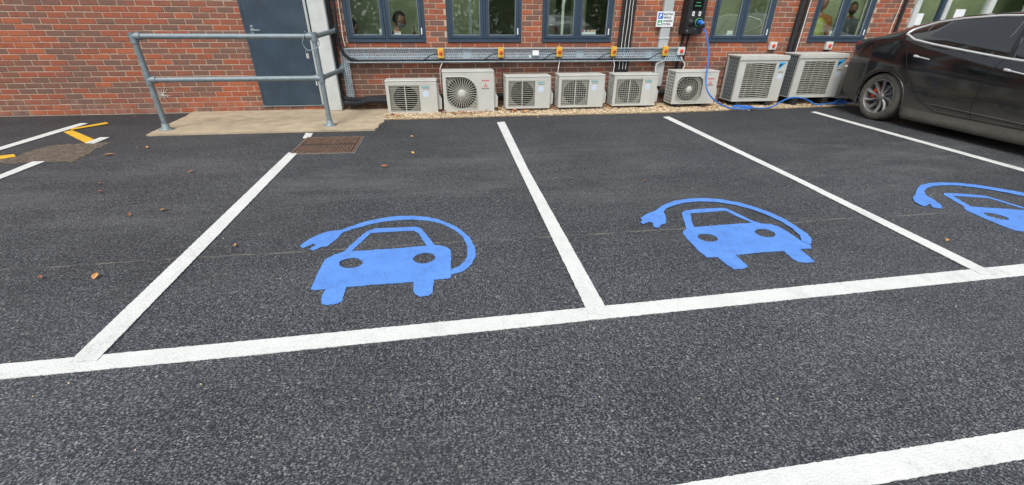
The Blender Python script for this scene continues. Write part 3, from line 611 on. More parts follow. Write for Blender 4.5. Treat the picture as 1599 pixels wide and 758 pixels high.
# ------------------------------------------------------------------ outdoor condenser units
AG = 'air conditioning units on the gravel'
def fan_part(t, cx, cz, y, r):
    f = MB()
    for k in range(3):
        a0 = k*2*math.pi/3 + .4; vs = []; 
        for i in range(5):
            q_ = i/4; rr = .05+(r-.06)*q_
            for s_, yo in ((-.38-.1*q_, .035), (.30+.25*q_, -.01)):
                vs.append((cx+rr*math.cos(a0+s_), y+yo, cz+rr*math.sin(a0+s_)))
        f.add(vs, [(2*i, 2*i+1, 2*i+3, 2*i+2) for i in range(4)])
    f.lathe((cx, y+.03, cz), (0, -1, 0), [(.05, 0), (.05, .05), (.035, .06), (0, .062)], 20)
    f.build('fan', M['fan'], t)
def casing(t, W, Dp, H, x0, y0, z0, op, name='casing', front=.012, lid=.006):
    """hollow metal box: op = opening polygon in the front (x,z)"""
    f = MB()
    rect = [(x0, z0), (x0+W, z0), (x0+W, z0+H), (x0, z0+H)]
    f.prism([rect, op], lambda x, z: (x, y0, z), (0, front, 0))
    f.box(x0+.001, x0+W-.001, y0+front, y0+Dp, z0+H-.012, z0+H-.001)
    f.box(x0+.001, x0+W-.001, y0+front, y0+Dp, z0+.001, z0+.012)
    f.box(x0+W-.012, x0+W-.001, y0+front, y0+Dp, z0+.012, z0+H-.012)
    f.box(x0+.012, x0+W-.012, y0+Dp-.01, y0+Dp, z0+.012, z0+H-.012)
    f.box(x0+.001, x0+.012, y0+front, y0+.045, z0+.012, z0+H-.012); f.box(x0+.001, x0+.012, y0+Dp-.04, y0+Dp, z0+.012, z0+H-.012)
    f.build(name, M['case'], t)
    f = MB(); f.box(x0-lid, x0+W+lid, y0-lid, y0+Dp+lid, z0+H, z0+H+.022); f.build('lid', M['case'], t, bevel=.008, seg=2)
def side_guard(t, x0, y0, z0, Dp, H, nz=9, ny=4):
    f = MB(); f.box(x0+.02, x0+.03, y0+.045, y0+Dp-.04, z0+.012, z0+H-.012); f.build('coil', M['coil'], t)
    f = MB(); a, b = y0+.045, y0+Dp-.04
    for i in range(1, ny): y = a+(b-a)*i/ny; f.box(x0, x0+.006, y-.006, y+.006, z0+.012, z0+H-.012)
    for j in range(1, nz): z = z0+.012+(H-.024)*j/nz; f.box(x0+.0005, x0+.0065, a, b, z-.007, z+.007)
    f.build('side_guard', M['case'], t)
def circ(cx, cz, r, n=40, a0=0): return [(cx+r*math.cos(2*math.pi*k/n+a0), cz+r*math.sin(2*math.pi*k/n+a0)) for k in range(n)]
def rrect(x0, x1, z0, z1, rad, n=10):
    """rounded rectangle, rad = (bl, br, tr, tl)"""
    out = []
    for (cx, cz, a, r) in ((x0+rad[0], z0+rad[0], 180, rad[0]), (x1-rad[1], z0+rad[1], 270, rad[1]), (x1-rad[2], z1-rad[2], 0, rad[2]), (x0+rad[3], z1-rad[3], 90, rad[3])):
        for i in range(n+1): t_ = math.radians(a+90*i/n); out.append((cx+r*math.cos(t_), cz+r*math.sin(t_)))
    return out
def feet(t, x0, W, y0, Dp, z0):
    for fx in (x0+.1, x0+W-.2):
        f = MB(); f.box(fx, fx+.09, y0+.005, y0+Dp-.01, .012, z0+.002); f.build('foot', M['rubber'], t, bevel=.006)
def valve_cover(t, x1, y0, z0, H):
    f = MB(); a, b = y0+.06, y0+.22
    f.prism([[(x1, z0+.04), (x1+.06, z0+.05), (x1+.065, z0+.20), (x1+.03, z0+.27), (x1+.022, z0+H-.05), (x1, z0+H-.03)]], lambda x, z: (x, a, z), (0, b-a, 0))
    f.build('valve_cover', M['case'], t, bevel=.006)
def small_unit(x0, x1, z0, z1, label, grid=0, y0=6.90, sidefan=True):
    W, H, Dp = x1-x0, z1-z0-.022, .275
    t = thing('condenser_unit', label, 'air conditioner', ((x0+x1)/2, y0+.14, 0), AG)
    ax, bx, az, bz = x0+.045, x0+W*.655, z0+.035, z0+H-.055
    casing(t, W, Dp, H, x0, y0, z0, [(ax, az), (bx, az), (bx, bz), (ax, bz)])
    cx, cz, r = (ax+bx)/2+.008, (az+bz)/2+.002, min((bz-az)/2*.96, (bx-ax)/2*.93)
    f = MB(); f.prism([[(ax-.004, az-.004), (bx+.004, az-.004), (bx+.004, bz+.004), (ax-.004, bz+.004)], circ(cx, cz, r)], lambda x, z: (x, y0+.03, z), (0, .006, 0)); f.build('shroud', M['shroud'], t)
    f = MB(); f.lathe((cx, y0+.036, cz), (0, 1, 0), [(r, 0), (r-.004, .10)], 40); f.add(*[[(cx-r, y0+.14, cz-r), (cx+r, y0+.14, cz-r), (cx+r, y0+.14, cz+r), (cx-r, y0+.14, cz+r)], [(0, 1, 2, 3)]]); f.build('cavity', M['dark'], t)
    fan_part(t, cx, cz, y0+.07, r)
    n = 13; p = (bz-az)/n
    sm = MB().box(ax, bx, y0+.004, y0+.02, -.0021, .0019).mesh('slat', M['slat'], tuple([t.location.x, t.location.y, 0]))
    for i in range(n): piece('slat', sm, t, (0, 0, az+p*(i+.5)))
    f = MB(); f.box(cx-.006, cx+.006, y0+.006, y0+.022, az, bz)
    if grid:
        k = int((bx-ax)/.034)
        for i in range(1, k): x = ax+(bx-ax)*i/k; f.box(x-.0016, x+.0016, y0+.002, y0+.004, az, bz)
    f.build('wire_guard', M['case'], t)
    side_guard(t, x0, y0, z0, Dp, H); feet(t, x0, W, y0, Dp, z0); valve_cover(t, x1, y0, z0, H)
    f = MB(); f.box(x0+.004, x1-.004, y0-.003, y0, z0+H-.045, z0+H-.042); f.build('front_rib', M['slat'], t)
    text_part('DAIKIN', bx+.035, bz-.034, y0, .024, M['teal'], t, width=.115)
    f = MB(); f.box(bx+.05, bx+.15, y0-.001, y0, bz-.052, bz-.046); f.build('print_strip', M['print_black'], t)
    f = MB(); f.lathe((bx+.092, y0, bz-.118), (0, -1, 0), [(.046, 0), (.046, .001), (0, .001)], 28, flat=True); f.build('round_sticker', M['pale_sticker'], t)
    return t
def diamonds(t, cx, cz, y, s):
    f = MB()
    for k in range(3):
        a = math.pi/2 + k*2*math.pi/3; u = Vector((math.cos(a), math.sin(a))); v = Vector((-u.y, u.x))
        pts = [Vector((cx, cz)), Vector((cx, cz))+u*s*.5+v*s*.29, Vector((cx, cz))+u*s, Vector((cx, cz))+u*s*.5-v*s*.29]
        f.prism([[tuple(q_) for q_ in pts]], lambda x, z: (x, y-.001, z), (0, .001, 0))
    f.build('diamond_logo', M['logo_red'], t)
def round_unit(x0, x1, z0, z1, label, y0, square=False):
    W, H, Dp = x1-x0, z1-z0-.022, .29
    t = thing('condenser_unit', label, 'air conditioner', ((x0+x1)/2, y0+.14, 0), AG)
    ax, bx, az, bz = x0+.045, x0+W*.67, z0+.035, z0+H-.06
    wd = min(bx-ax, bz-az); 
    if square: op = rrect(ax, bx, az, bz, (.10, .10, .10, .10))
    else: op = rrect(ax, bx, az, bz, (.20, .02, .24, .02))
    casing(t, W, Dp, H, x0, y0, z0, op)
    cx, cz = (ax+bx)/2, (az+bz)/2-.005; 
    def inside(x, z):
        c = False; j = len(op)-1
        for i in range(len(op)):
            xi, zi = op[i]; xj, zj = op[j]
            if ((zi > z) != (zj > z)) and (x < (xj-xi)*(z-zi)/(zj-zi)+xi): c = not c
            j = i
        return c
    r = wd/2*.95
    f = MB(); big = rrect(ax-.01, bx+.01, az-.01, bz+.01, (.03,)*4); f.prism([big, circ(cx, cz, r)], lambda x, z: (x, y0+.05, z), (0, .006, 0)); f.build('shroud', M['shroud'], t)
    f = MB(); f.lathe((cx, y0+.056, cz), (0, 1, 0), [(r, 0), (r-.004, .09)], 40); f.add([(cx-r, y0+.15, cz-r), (cx+r, y0+.15, cz-r), (cx+r, y0+.15, cz+r), (cx-r, y0+.15, cz+r)], [(0, 1, 2, 3)]); f.build('cavity', M['dark'], t)
    fan_part(t, cx, cz, y0+.08, r)
    f = MB(); hub = .055 if not square else .045; ns = 34 if not square else 26
    for k in range(ns):
        a = 2*math.pi*k/ns; lo_, hi_ = hub, .6
        while not inside(cx+hi_*math.cos(a), cz+hi_*math.sin(a)): hi_ -= .004
        f.tube([(cx+lo_*math.cos(a), y0+.004, cz+lo_*math.sin(a)), (cx+hi_*math.cos(a), y0+.004, cz+hi_*math.sin(a))], .0048 if not square else .0026, 4, caps=False)
    f.build('grille_spokes', M['slat'], t)
    f = MB(); rr = hub+.02
    while rr < .42:
        pts = [(cx+rr*math.cos(2*math.pi*k/72), cz+rr*math.sin(2*math.pi*k/72)) for k in range(73)]
        for a_, b_ in zip(pts, pts[1:]):
            if inside(*a_) and inside(*b_): f.tube([(a_[0], y0+.008, a_[1]), (b_[0], y0+.008, b_[1])], .0011 if not square else .0024, 4, caps=False)
        rr += .036
    f.build('grille_rings', M['slat'], t)
    f = MB(); f.lathe((cx, y0+.006, cz), (0, -1, 0), [(hub+.003, 0), (hub+.003, .006), (hub-.01, .012), (0, .014)], 28); f.build('grille_badge', M['case'], t)
    f = MB(); f.tube([(x, y0-.002, z) for x, z in op+op[:1]], .007, 6, caps=False); f.build('grille_rim', M['case'], t)
    side_guard(t, x0, y0, z0, Dp, H, 10, 4); feet(t, x0, W, y0, Dp, z0); valve_cover(t, x1, y0, z0, H)
    lx = x0+W*.835
    text_part('MITSUBISHI', lx, z0+H*.775, y0, .019, M['logo_red'], t, width=.115, align='CENTER')
    diamonds(t, lx, z0+H*.665, y0, .036)
    text_part('ELECTRIC', lx, z0+H*.575, y0, .018, M['print_black'], t, width=.115, align='CENTER')
    return t
def big_unit(x0, x1, z0, z1, label, y0=6.86):
    W, H, Dp = x1-x0, z1-z0-.04, .36
    t = thing('condenser_unit', label, 'air conditioner', ((x0+x1)/2, y0+.18, 0), AG)
    ax, bx, az, bz = x0+W*.13, x0+W*.77, z0+.05, z0+H-.09
    casing(t, W, Dp, H, x0, y0, z0, [(ax, az), (bx, az), (bx, bz), (ax, bz)], lid=.012)
    f = MB(); f.box(x0-.012, x1+.012, y0-.014, y0-.0005, z0+H-.05, z0+H+.002); f.build('top_rail', M['case'], t, bevel=.004)
    f = MB(); f.box(ax-.002, bx+.002, y0+.09, y0+.1, az-.002, bz+.002); f.build('cavity', M['dark'], t)
    fan_part(t, (ax+bx)/2, (az+bz)/2, y0+.055, .25)
    n = 18; p = (bz-az)/n
    # each louvre is a gently waved blade
    f = MB(); nx = 24; vs = []
    for i in range(nx+1):
        u = i/nx; x = ax+(bx-ax)*u; wv = .004*math.sin(u*9.4)
        vs += [(x, y0+.002, -.0042+wv), (x, y0+.002, .0042+wv), (x, y0+.014, .0055+wv), (x, y0+.014, .0015+wv)]
    fs = []
    for i in range(nx):
        for k in range(4): fs.append((4*i+k, 4*i+(k+1) % 4, 4*i+4+(k+1) % 4, 4*i+4+k))
    f.add(vs, fs); sm = f.mesh('louvre', M['slat'], (t.location.x, t.location.y, 0))
    for i in range(n): piece('louvre', sm, t, (0, 0, az+p*(i+.5)), rot=(0, R.uniform(-.004, .004), 0))
    f = MB()
    for i in range(1, 5): x = ax+(bx-ax)*i/5; f.box(x-.003, x+.003, y0+.022, y0+.03, az, bz)
    f.build('grille_stay', M['slat'], t)
    side_guard_big(t, x0, y0, z0, Dp, H); feet(t, x0, W, y0, Dp, z0); valve_cover(t, x1, y0+.05, z0, H*.6)
    # triangular mark
    cx = x0+W*.90; cz = z0+H*.80; s = W*.072
    f = MB(); f.prism([[(cx-s, cz+s*.9), (cx+s, cz+s*.9), (cx-s, cz-s*.95)]], lambda x, z: (x, y0-.001, z), (0, .001, 0)); f.build('triangle_logo', M['logo_blue'], t)
    f = MB(); f.prism([[(cx-s*.9, cz+s*.45), (cx+s*.1, cz+s*.45), (cx-s*.9, cz-s*.4)]], lambda x, z: (x, y0-.002, z), (0, .001, 0)); f.build('logo_inset', M['print_black'], t)
    text_part('INVERTER', cx, cz-s*1.65, y0, .016, M['print_black'], t, width=s*1.5, align='CENTER')
    f = MB(); f.box(cx-s*.7, cx+s*.7, y0-.001, y0, cz-s*3.2, cz-s*2.1); f.build('rating_sticker', M['pale_sticker'], t)
    return t
def side_guard_big(t, x0, y0, z0, Dp, H):
    f = MB(); f.box(x0+.02, x0+.03, y0+.045, y0+Dp-.04, z0+.012, z0+H-.012); f.build('coil', M['coil'], t)
    f = MB(); a, b = y0+.045, y0+Dp-.04
    for i in range(7): y = a+(b-a)*i/6; f.box(x0+.001, x0+.004, y-.0022, y+.0022, z0+.012, z0+H-.012)
    for j in range(13): z = z0+.012+(H-.024)*j/12; f.box(x0+.0005, x0+.0035, a, b, z-.0022, z+.0022)
    f.build('side_guard', M['guard_wire'], t)
small_unit(-.905, -.155, .008, .492, 'leftmost cream air conditioning unit beside the concrete path, slatted front', 0, y0=6.9)
round_unit(-.06, .715, .022, .615, 'cream air conditioning unit with radial round grille, second from the left', 6.9)
small_unit(.895, 1.60, .05, .535, 'cream slatted air conditioning unit directly right of the left radial grille unit', 0)
small_unit(1.735, 2.475, .052, .543, 'middle cream slatted air conditioning unit, fourth from the left, wire grid front', 1)
small_unit(2.645, 3.375, .055, .540, 'cream slatted air conditioning unit in front of the grey downpipe, fifth from the left', 1, y0=6.93)
round_unit(3.645, 4.385, .075, .585, 'cream air conditioning unit under the charger, square rounded grille, cable in front', 6.88, True)
big_unit(4.70, 5.545, .10, .825, 'tall louvred air conditioning unit right of the charging cable, left of the pair')
big_unit(5.745, 6.62, .145, .850, 'tall louvred air conditioning unit closest to the black car, right of the pair')
small_unit(6.76, 7.49, .10, .62, 'cream air conditioning unit half hidden behind the back of the black car', 1, y0=6.98)
# ------------------------------------------------------------------ perforated cable tray on the wall
TY = D-.085
t = thing('cable_tray', 'long perforated galvanised cable tray fixed level on the brick wall above the units', 'cable tray', (1.2, TY, .69))
def slotted(f, x0, x1, z0, z1, y, along='x', pitch=.036, rows=5, sl=.020, sw=.016, th=.0015):
    """perforated plate: strips and bridges around real slots"""
    def B(a0, a1, b0, b1):
        if along == 'x': f.box(a0, a1, y, y+th, b0, b1)
        else: f.box(b0, b1, y, y+th, a0, a1)
    a0, a1, b0, b1 = (x0, x1, z0, z1) if along == 'x' else (z0, z1, x0, x1)
    rp = (b1-b0)/rows
    for r_ in range(rows):
        c = b0+rp*(r_+.5)
        lo_ = b0+rp*r_; 
        B(a0, a1, lo_, c-sw/2); B(a0, a1, c+sw/2, lo_+rp)
        n = int((a1-a0)/pitch); sh = 0 if r_ % 2 == 0 else pitch/2
        x = a0; k = 0
        while x < a1-1e-6:
            nxt = min(a1, a0+sh+k*pitch+(pitch-sl)/2 + (0)); 
            s0 = a0+sh+k*pitch+(pitch-sl)/2; s1 = s0+sl
            if s0 >= a1: B(x, a1, c-sw/2, c+sw/2); break
            B(x, s0, c-sw/2, c+sw/2); x = min(s1, a1); k += 1
f = MB(); xx = -1.47
while xx < 3.9:
    x2 = min(xx+1.8, 3.9); slotted(f, xx, x2-.002, .712, .905, TY); xx = x2
f.build('perforated_plate', M['tray'], t)
f = MB(); f.box(-1.47, 3.9, TY-.045, TY+.001, .902, .9055); f.box(-1.47, 3.9, TY-.047, TY-.0455, .893, .9055); f.build('upper_flange', M['tray'], t)
f = MB(); f.box(-1.47, 3.9, TY-.055, TY+.001, .708, .7115); f.box(-1.47, 3.9, TY-.0575, TY-.0555, .708, .722); f.build('lower_flange', M['tray'], t)
for x in (.34, 2.14, 3.3):
    f = MB(); f.box(x-.06, x+.06, TY-.003, TY-.0005, .74, .88); f.build('joint_plate', M['tray'], t)
for x in (-1.2, -.2, .8, 1.8, 2.6, 3.4, 3.8):
    f = MB(); f.box(x-.02, x+.02, TY+.002, D+.006, .70, .90); f.build('bracket', M['galv'], t)
t = thing('cable_tray', 'short upright perforated tray leg below the left end of the long tray', 'cable tray', (-1.5, D-.03, .1))
f = MB(); slotted(f, -1.545, -1.455, .10, .90, D-.03, 'z', .036, 3); f.build('perforated_plate', M['tray'], t)
f = MB(); f.box(-1.553, -1.5455, D-.045, D-.0285, .10, .90); f.box(-1.4545, -1.447, D-.045, D-.0285, .10, .90); f.build('flange', M['tray'], t)
# ------------------------------------------------------------------ pipes and ducts
def pipe(name, label, cat, path, r, mat, k=6, n=12, group=None, ry=None):
    p = smooth_path(path, k) if k else path
    r = r[:len(p)] if hasattr(r, '__len__') else r
    f = MB(); f.smooth = True; f.tube(p, r, n)
    return tag(f.build(name, mat, loc=path[-1]), label, cat, group)
pipe('lagged_pipe', 'thick black pipe curving down beside the first window into the cable tray', 'pipe', [(-1.505, D-.10, 3.0), (-1.515, D-.10, 1.6), (-1.535, D-.10, 1.15), (-1.53, D-.105, .93), (-1.46, D-.115, .80), (-1.33, D-.115, .742), (-1.0, D-.115, .733), (1.2, D-.115, .731), (3.3, D-.115, .731)], [.0235]*30+[.019]*100, M['lagging'])
pipe('thin_pipe', 'thin pale conduit running up beside the first window', 'pipe', [(-1.462, D-.06, 3.0), (-1.465, D-.06, 1.4), (-1.475, D-.06, 1.05), (-1.46, D-.06, .93)], .007, M['cable_white'])
pipe('lagged_pipe', 'black pipe bundle coming down behind the white column and along the wall foot', 'pipe', [(-1.60, D-.05, 3.0), (-1.62, D-.05, 1.2), (-1.64, D-.05, .6), (-1.635, D-.055, .3), (-1.58, D-.06, .19), (-1.4, D-.07, .165), (-1.1, D-.075, .19), (-.8, D-.08, .20), (-.2, D-.08, .18)], .038, M['lagging'])
pipe('lagged_pipe', 'lumpy black lagged bundle lying between the tray leg and the first unit', 'pipe', [(-1.58, D-.13, .13), (-1.4, D-.15, .12), (-1.2, D-.15, .16), (-1.0, D-.14, .155), (-.7, D-.13, .15)], .042, M['lagging'])
pipe('lagged_pipe', 'black lagged pipe run behind the row of small units', 'pipe', [(-.2, D-.05, .17), (1.0, D-.05, .19), (2.2, D-.05, .21), (3.3, D-.05, .22), (3.75, D-.07, .20)], .045, M['lagging'])
for k, x in enumerate((2.80, 2.857, 2.914, 2.968)):
    pipe('riser_pipe', 'black riser pipe, number %s from the left in the bundle right of the third window' % ('one', 'two', 'three', 'four')[k], 'pipe', [(x+.005*k, D-.045, 3.0), (x, D-.045, 1.0), (x+.004, D-.045, .45)], .0275, M['lagging'], group='black riser pipes')
for k, x in enumerate((2.829, 2.886, 2.942)):
    pts = [(x+R.uniform(-.006, .006), D-.078, 3.0-.22*i) for i in range(12)]
    pipe('thin_cable', 'thin white cable in the %s groove of the black riser bundle' % ('left', 'middle', 'right')[k], 'cable', pts, .005, M['cable_white'], n=6, group='white cables on the riser bundle')
f = MB(); f.box(3.462, 3.622, D-.075, D-.003, .30, 3.0)
f.box(3.455, 3.629, D-.082, D-.001, 1.02, 1.06)
tag(f.build('downpipe', M['downpipe'], loc=(3.54, D-.04, .3), bevel=.012, seg=2), 'square pale grey downpipe behind the parking sign', 'downpipe')
pipe('wall_pipe', 'wide dark pipe between the fourth and fifth windows', 'pipe', [(5.872, D-.045, 3.0), (5.866, D-.045, 1.4), (5.86, D-.045, .75)], .036, M['lagging'])
pipe('wall_pipe', 'slimmer black pipe beside the thin pale conduit left of the fifth window', 'pipe', [(5.975, D-.04, 3.0), (5.962, D-.04, 1.4), (5.945, D-.04, .7)], .024, M['lagging'])
pts = [(6.0+.002*math.sin(i*2.2)-(3-.2*i <= 9)*0, D-.07, 3.0-.2*i) for i in range(12)]
pipe('thin_pipe', 'thin pale conduit left of the fifth window', 'pipe', [(p[0]-.028*(3-p[2])/2.2, p[1], p[2]) for p in pts], .0065, M['cable_white'])
pipe('wall_pipe', 'black downpipe left of the white framed window', 'pipe', [(7.80, D-.05, 3.0), (7.795, D-.05, 1.4), (7.79, D-.05, .02)], .027, M['lagging'])
pipe('thin_cable', 'pale cable running beside the black downpipe near the white framed window', 'cable', [(7.735, D-.012, 3.0), (7.745, D-.012, 1.6), (7.73, D-.012, 1.2), (7.735, D-.012, .8)], .0065, M['cable_white'])
pipe('thin_pipe', 'black conduit below the charger, left of two', 'pipe', [(3.895, D-.03, 1.12), (3.875, D-.03, .9), (3.86, D-.03, .55)], .018, M['lagging'], group='conduits below the charger')
pipe('thin_pipe', 'black conduit below the charger, right of two', 'pipe', [(3.985, D-.03, 1.12), (3.965, D-.03, .9), (3.95, D-.03, .55)], .014, M['lagging'], group='conduits below the charger')
# ------------------------------------------------------------------ isolator switches
SG = 'isolator switches along the wall'
def switch(x, z, y, label, yellow=True, w_=.092, h_=.145, ang=0):
    t = thing('isolator_switch', label, 'switch', (x, y, z), SG)
    bm_, km = (M['yellow_box'], M['orange_red']) if yellow else (M['grey_box'], M['red'])
    f = MB(); f.box(x-w_/2, x+w_/2, y-.055, y, z-h_/2, z+h_/2); f.build('box', bm_, t, bevel=.007, seg=2)
    f = MB(); f.box(x-w_/2+.008, x+w_/2-.008, y-.059, y-.0555, z-h_/2+.02, z+h_/2-.02); f.build('cover', bm_, t, bevel=.002)
    f = MB(); f.lathe((x, y-.059, z), (0, -1, 0), [(.031, 0), (.031, .006), (.025, .012), (0, .012)], 24); f.build('dial', km, t)
    f = MB(); f.box(x-.007, x+.007, y-.088, y-.0705, z-.022, z+.022); k_ = f.build('knob', km if not yellow else M['red'], t, bevel=.004)
    f = MB(); f.lathe((x+.012, y-.028, z-h_/2), (0, 0, -1), [(.013, 0), (.013, .016), (.008, .026)], 12); f.build('gland', M['black'], t)
    return t
SWX = [-.062, .862, 1.792, 2.69, 3.566]
lab = ['yellow isolator switch on the tray, leftmost, above the first two units', 'yellow isolator switch on the tray below the second window',
       'yellow isolator switch on the tray below the left pane of the third window', 'yellow isolator switch on the tray just left of the black riser bundle', 'yellow isolator switch on the tray in front of the grey downpipe']
SWZ = [.836, .842, .848, .852, .856]
for k, x in enumerate(SWX): switch(x, SWZ[k], D-.09, lab[k])
switch(3.84, .855, D-.09, 'grey isolator switch with red knob at the right end of the tray', False, .12, .12)
switch(5.535, .925, D-.003, 'grey isolator switch with red knob on the wall below the fourth window', False, .125, .125)
switch(6.60, .925, D-.003, 'grey isolator switch with red knob on the wall below the fifth window', False, .125, .125)
for k, x in enumerate(SWX):
    z = SWZ[k]
    pipe('switch_cable', 'dark cable looping from the pipe up into the %s yellow switch' % ('leftmost', 'second', 'third', 'fourth', 'rightmost')[k], 'cable', [(x-.30, D-.135, .742), (x-.24, D-.145, .755), (x-.17, D-.15, .80), (x-.10, D-.15, .825), (x-.045, D-.13, .828)], .0085, M['cable_dark'], n=8, group='dark switch cables')
    top = [.49, .61, .53, .54, .54][k]; dx = [-.02, .03, .0, .03, -.12][k]
    mt = M['cable_white'] if k not in (1,) else M['cable_dark']
    pipe('drop_cable', '%s cable dropping from the %s yellow switch to the unit below' % (('dark' if k == 1 else 'white'), ('leftmost', 'second', 'third', 'fourth', 'rightmost')[k]), 'cable', [(x+.012, D-.12, z-.09), (x+.012, D-.13, z-.14), (x+dx, D-.14, z-.2), (x+dx-.01, D-.15, .55), (x+dx-.01, D-.13, .3)], .006, mt, n=8, group='cables dropping from the switches')
pipe('drop_cable', 'white cable hanging from the right end of the cable tray', 'cable', [(3.86, D-.12, .77), (3.90, D-.13, .70), (3.94, D-.14, .66), (3.93, D-.14, .60), (3.90, D-.14, .55)], .0075, M['cable_white'], n=8, group='cables dropping from the switches')
f = MB(); f.box(1.36, 1.46, TY-.052, TY-.05, .80, .87); tag(f.build('tray_label', M['white_card'], loc=(1.41, TY, .8)), 'small white blank label on the cable tray below the third window', 'label')
f = MB(); f.box(1.31, 1.335, TY-.052, TY-.05, .77, .80); tag(f.build('tray_label', M['white_card'], loc=(1.32, TY, .77)), 'tiny white tag on the cable tray left of the white blank label', 'label')
# ------------------------------------------------------------------ parking sign
sx, sz, sy = 3.358, 1.208, D-.088
t = thing('parking_sign', 'white sign with blue P and green car icon fixed on the grey downpipe', 'sign', (3.5, sy, sz))
f = MB(); f.box(sx, sx+.285, sy, sy+.003, sz, sz+.215); f.build('panel', M['white_card'], t)
f = MB(); f.box(sx+.018, sx+.098, sy-.001, sy, sz+.112, sz+.198); f.build('blue_square', M['sign_blue'], t)
text_part('P', sx+.058, sz+.128, sy-.001, .056, M['white_card'], t, align='CENTER')
f = MB(); f.prism([rrect(sx+.02, sx+.096, sz+.02, sz+.094, (.01,)*4, 4)], lambda x, z: (x, sy-.001, z), (0, .001, 0)); f.build('green_square', M['sign_green'], t)
f = MB(); f.prism([[(sx+.032, sz+.034), (sx+.084, sz+.034), (sx+.084, sz+.052), (sx+.076, sz+.056), (sx+.070, sz+.074), (sx+.046, sz+.074), (sx+.040, sz+.056), (sx+.032, sz+.052)], [(sx+.048, sz+.056), (sx+.068, sz+.056), (sx+.064, sz+.068), (sx+.052, sz+.068)]], lambda x, z: (x, sy-.002, z), (0, .001, 0)); f.build('car_icon', M['white_card'], t)
for k, s_ in enumerate(('ELECTRIC', 'VEHICLE', 'CHARGING', 'STATION')):
    text_part(s_, sx+.108, sz+.165-.047*k, sy, .027, M['print_black'], t, width=.155 if k in (0, 2) else .13)
# ------------------------------------------------------------------ wall charger
cx0, cx1, cz0, cz1 = 3.80, 4.115, 1.105, 1.76; yf = D-.19
t = thing('car_charger', 'black wall mounted car charging box with a blue cable plugged in', 'car charger', (3.96, D-.1, cz0))
f = MB(); f.prism([rrect(cx0, cx1, cz0, cz1, (.03,)*4, 5)], lambda x, z: (x, yf+.02, z), (0, .165, 0)); f.build('back_box', M['black'], t)
f = MB(); f.prism([rrect(cx0+.008, cx1-.008, cz0+.008, cz1-.008, (.03,)*4, 5)], lambda x, z: (x, yf, z), (0, .02, 0)); f.build('front_cover', M['black'], t, bevel=.004)
f = MB(); f.prism([rrect(cx0+.07, cx1-.07, cz0+.34, cz1-.06, (.02,)*4, 5)], lambda x, z: (x, yf-.003, z), (0, .003, 0)); 
tt = NT('dark_glass_panel'); f.build('display_panel', tt.set((.008, .01, .011), .12), t)
for k, (s_, z) in enumerate((('CHARGE', 1.62), ('READY', 1.575), ('PAY', 1.53), ('SCAN', 1.485))): pass
grn = plain('green_print', (.10, .42, .16), .5)
f = MB()
for z, w_ in ((1.50, .05), (1.545, .035), (1.59, .055), (1.63, .045)): f.box(3.957-w_, 3.957+w_, yf-.0045, yf-.003, z, z+.008)
f.build('display_mark', grn, t)
for k, x in enumerate((3.905, 4.012)):
    f = MB(); f.box(x-.019, x+.019, yf-.0015, yf, 1.365, 1.425); f.build('socket_label', M['white_card'], t)
    text_part('AB'[k], x, 1.383, yf-.0015, .026, M['print_black'], t, align='CENTER')
for k, (x, m_) in enumerate(((3.893, M['black']), (4.018, grn))):
    f = MB(); f.lathe((x, yf, 1.275), (0, -1, 0), [(.058, 0), (.056, .012), (.046, .016), (.044, .006), (0, .004)], 28); f.build('socket', M['black'], t)
    f = MB(); f.lathe((x, yf-.012, 1.275), (0, -1, 0), [(.060, -.012), (.060, .002), (.055, .002)], 28); f.build('socket_ring', m_, t)
f = MB(); f.lathe((3.893, yf-.006, 1.275), (0, -1, 0), [(.045, 0), (.042, .02), (0, .022)], 24); f.build('socket_flap', M['black'], t)
f = MB(); f.lathe((3.85, yf, 1.155), (0, -1, 0), [(.012, 0), (.010, .004), (0, .004)], 14); f.build('lock', M['galv'], t)
f = MB(); f.box(3.955, 4.0, yf-.001, yf, 1.18, 1.186); f.build('print_mark', M['galv'], t)
t = thing('charging_cable', 'bright blue charging cable hanging from the charger and trailing along the gravel', 'charging cable', (4.54, 6.6, .03))
bl = [(4.035, 7.045, 1.255), (4.062, 7.04, 1.20), (4.102, 7.0, 1.09), (4.135, 6.95, .964), (4.149, 6.9, .828), (4.136, 6.84, .645), (4.117, 6.78, .46), (4.119, 6.7, .325), (4.2, 6.66, .212), (4.341, 6.62, .115), (4.538, 6.6, .045), (4.715, 6.57, .034), (4.854, 6.56, .04), (4.93, 6.61, .05), (4.875, 6.68, .055), (4.749, 6.74, .055), (4.657, 6.73, .05), (4.726, 6.69, .045), (4.915, 6.64, .039), (5.066, 6.6, .032), (5.255, 6.62, .040), (5.412, 6.66, .090), (5.572, 6.7, .15), (5.726, 6.72, .172), (5.919, 6.72, .152), (6.063, 6.74, .102), (6.182, 6.72, .05), (6.358, 6.75, .050), (6.50, 6.77, .05), (6.62, 6.85, .06), (6.75, 6.88, .08), (6.85, 6.84, .06), (6.78, 6.74, .05), (6.60, 6.73, .045), (6.55, 6.77, .06), (6.75, 6.82, .05), (7.1, 6.86, .05), (7.6, 6.85, .06), (8.0, 6.78, .3), (8.10, 6.4, .78)]
f = MB(); f.smooth = True; f.tube(smooth_path(bl, 8), .0120, 10); f.build('cable', M['cable_blue'], t)
f = MB(); f.smooth = True; f.tube([(4.018, yf-.018, 1.275), (4.020, yf-.07, 1.272), (4.028, yf-.10, 1.266), (4.04, 7.045, 1.25)], [.034, .034, .03, .02], 16); f.build('plug', M['cable_blue'], t)
f = MB(); f.tube([(4.036, 7.05, 1.258), (4.062, 7.04, 1.20)], [.022, .016], 12); f.build('plug_collar', M['black'], t)
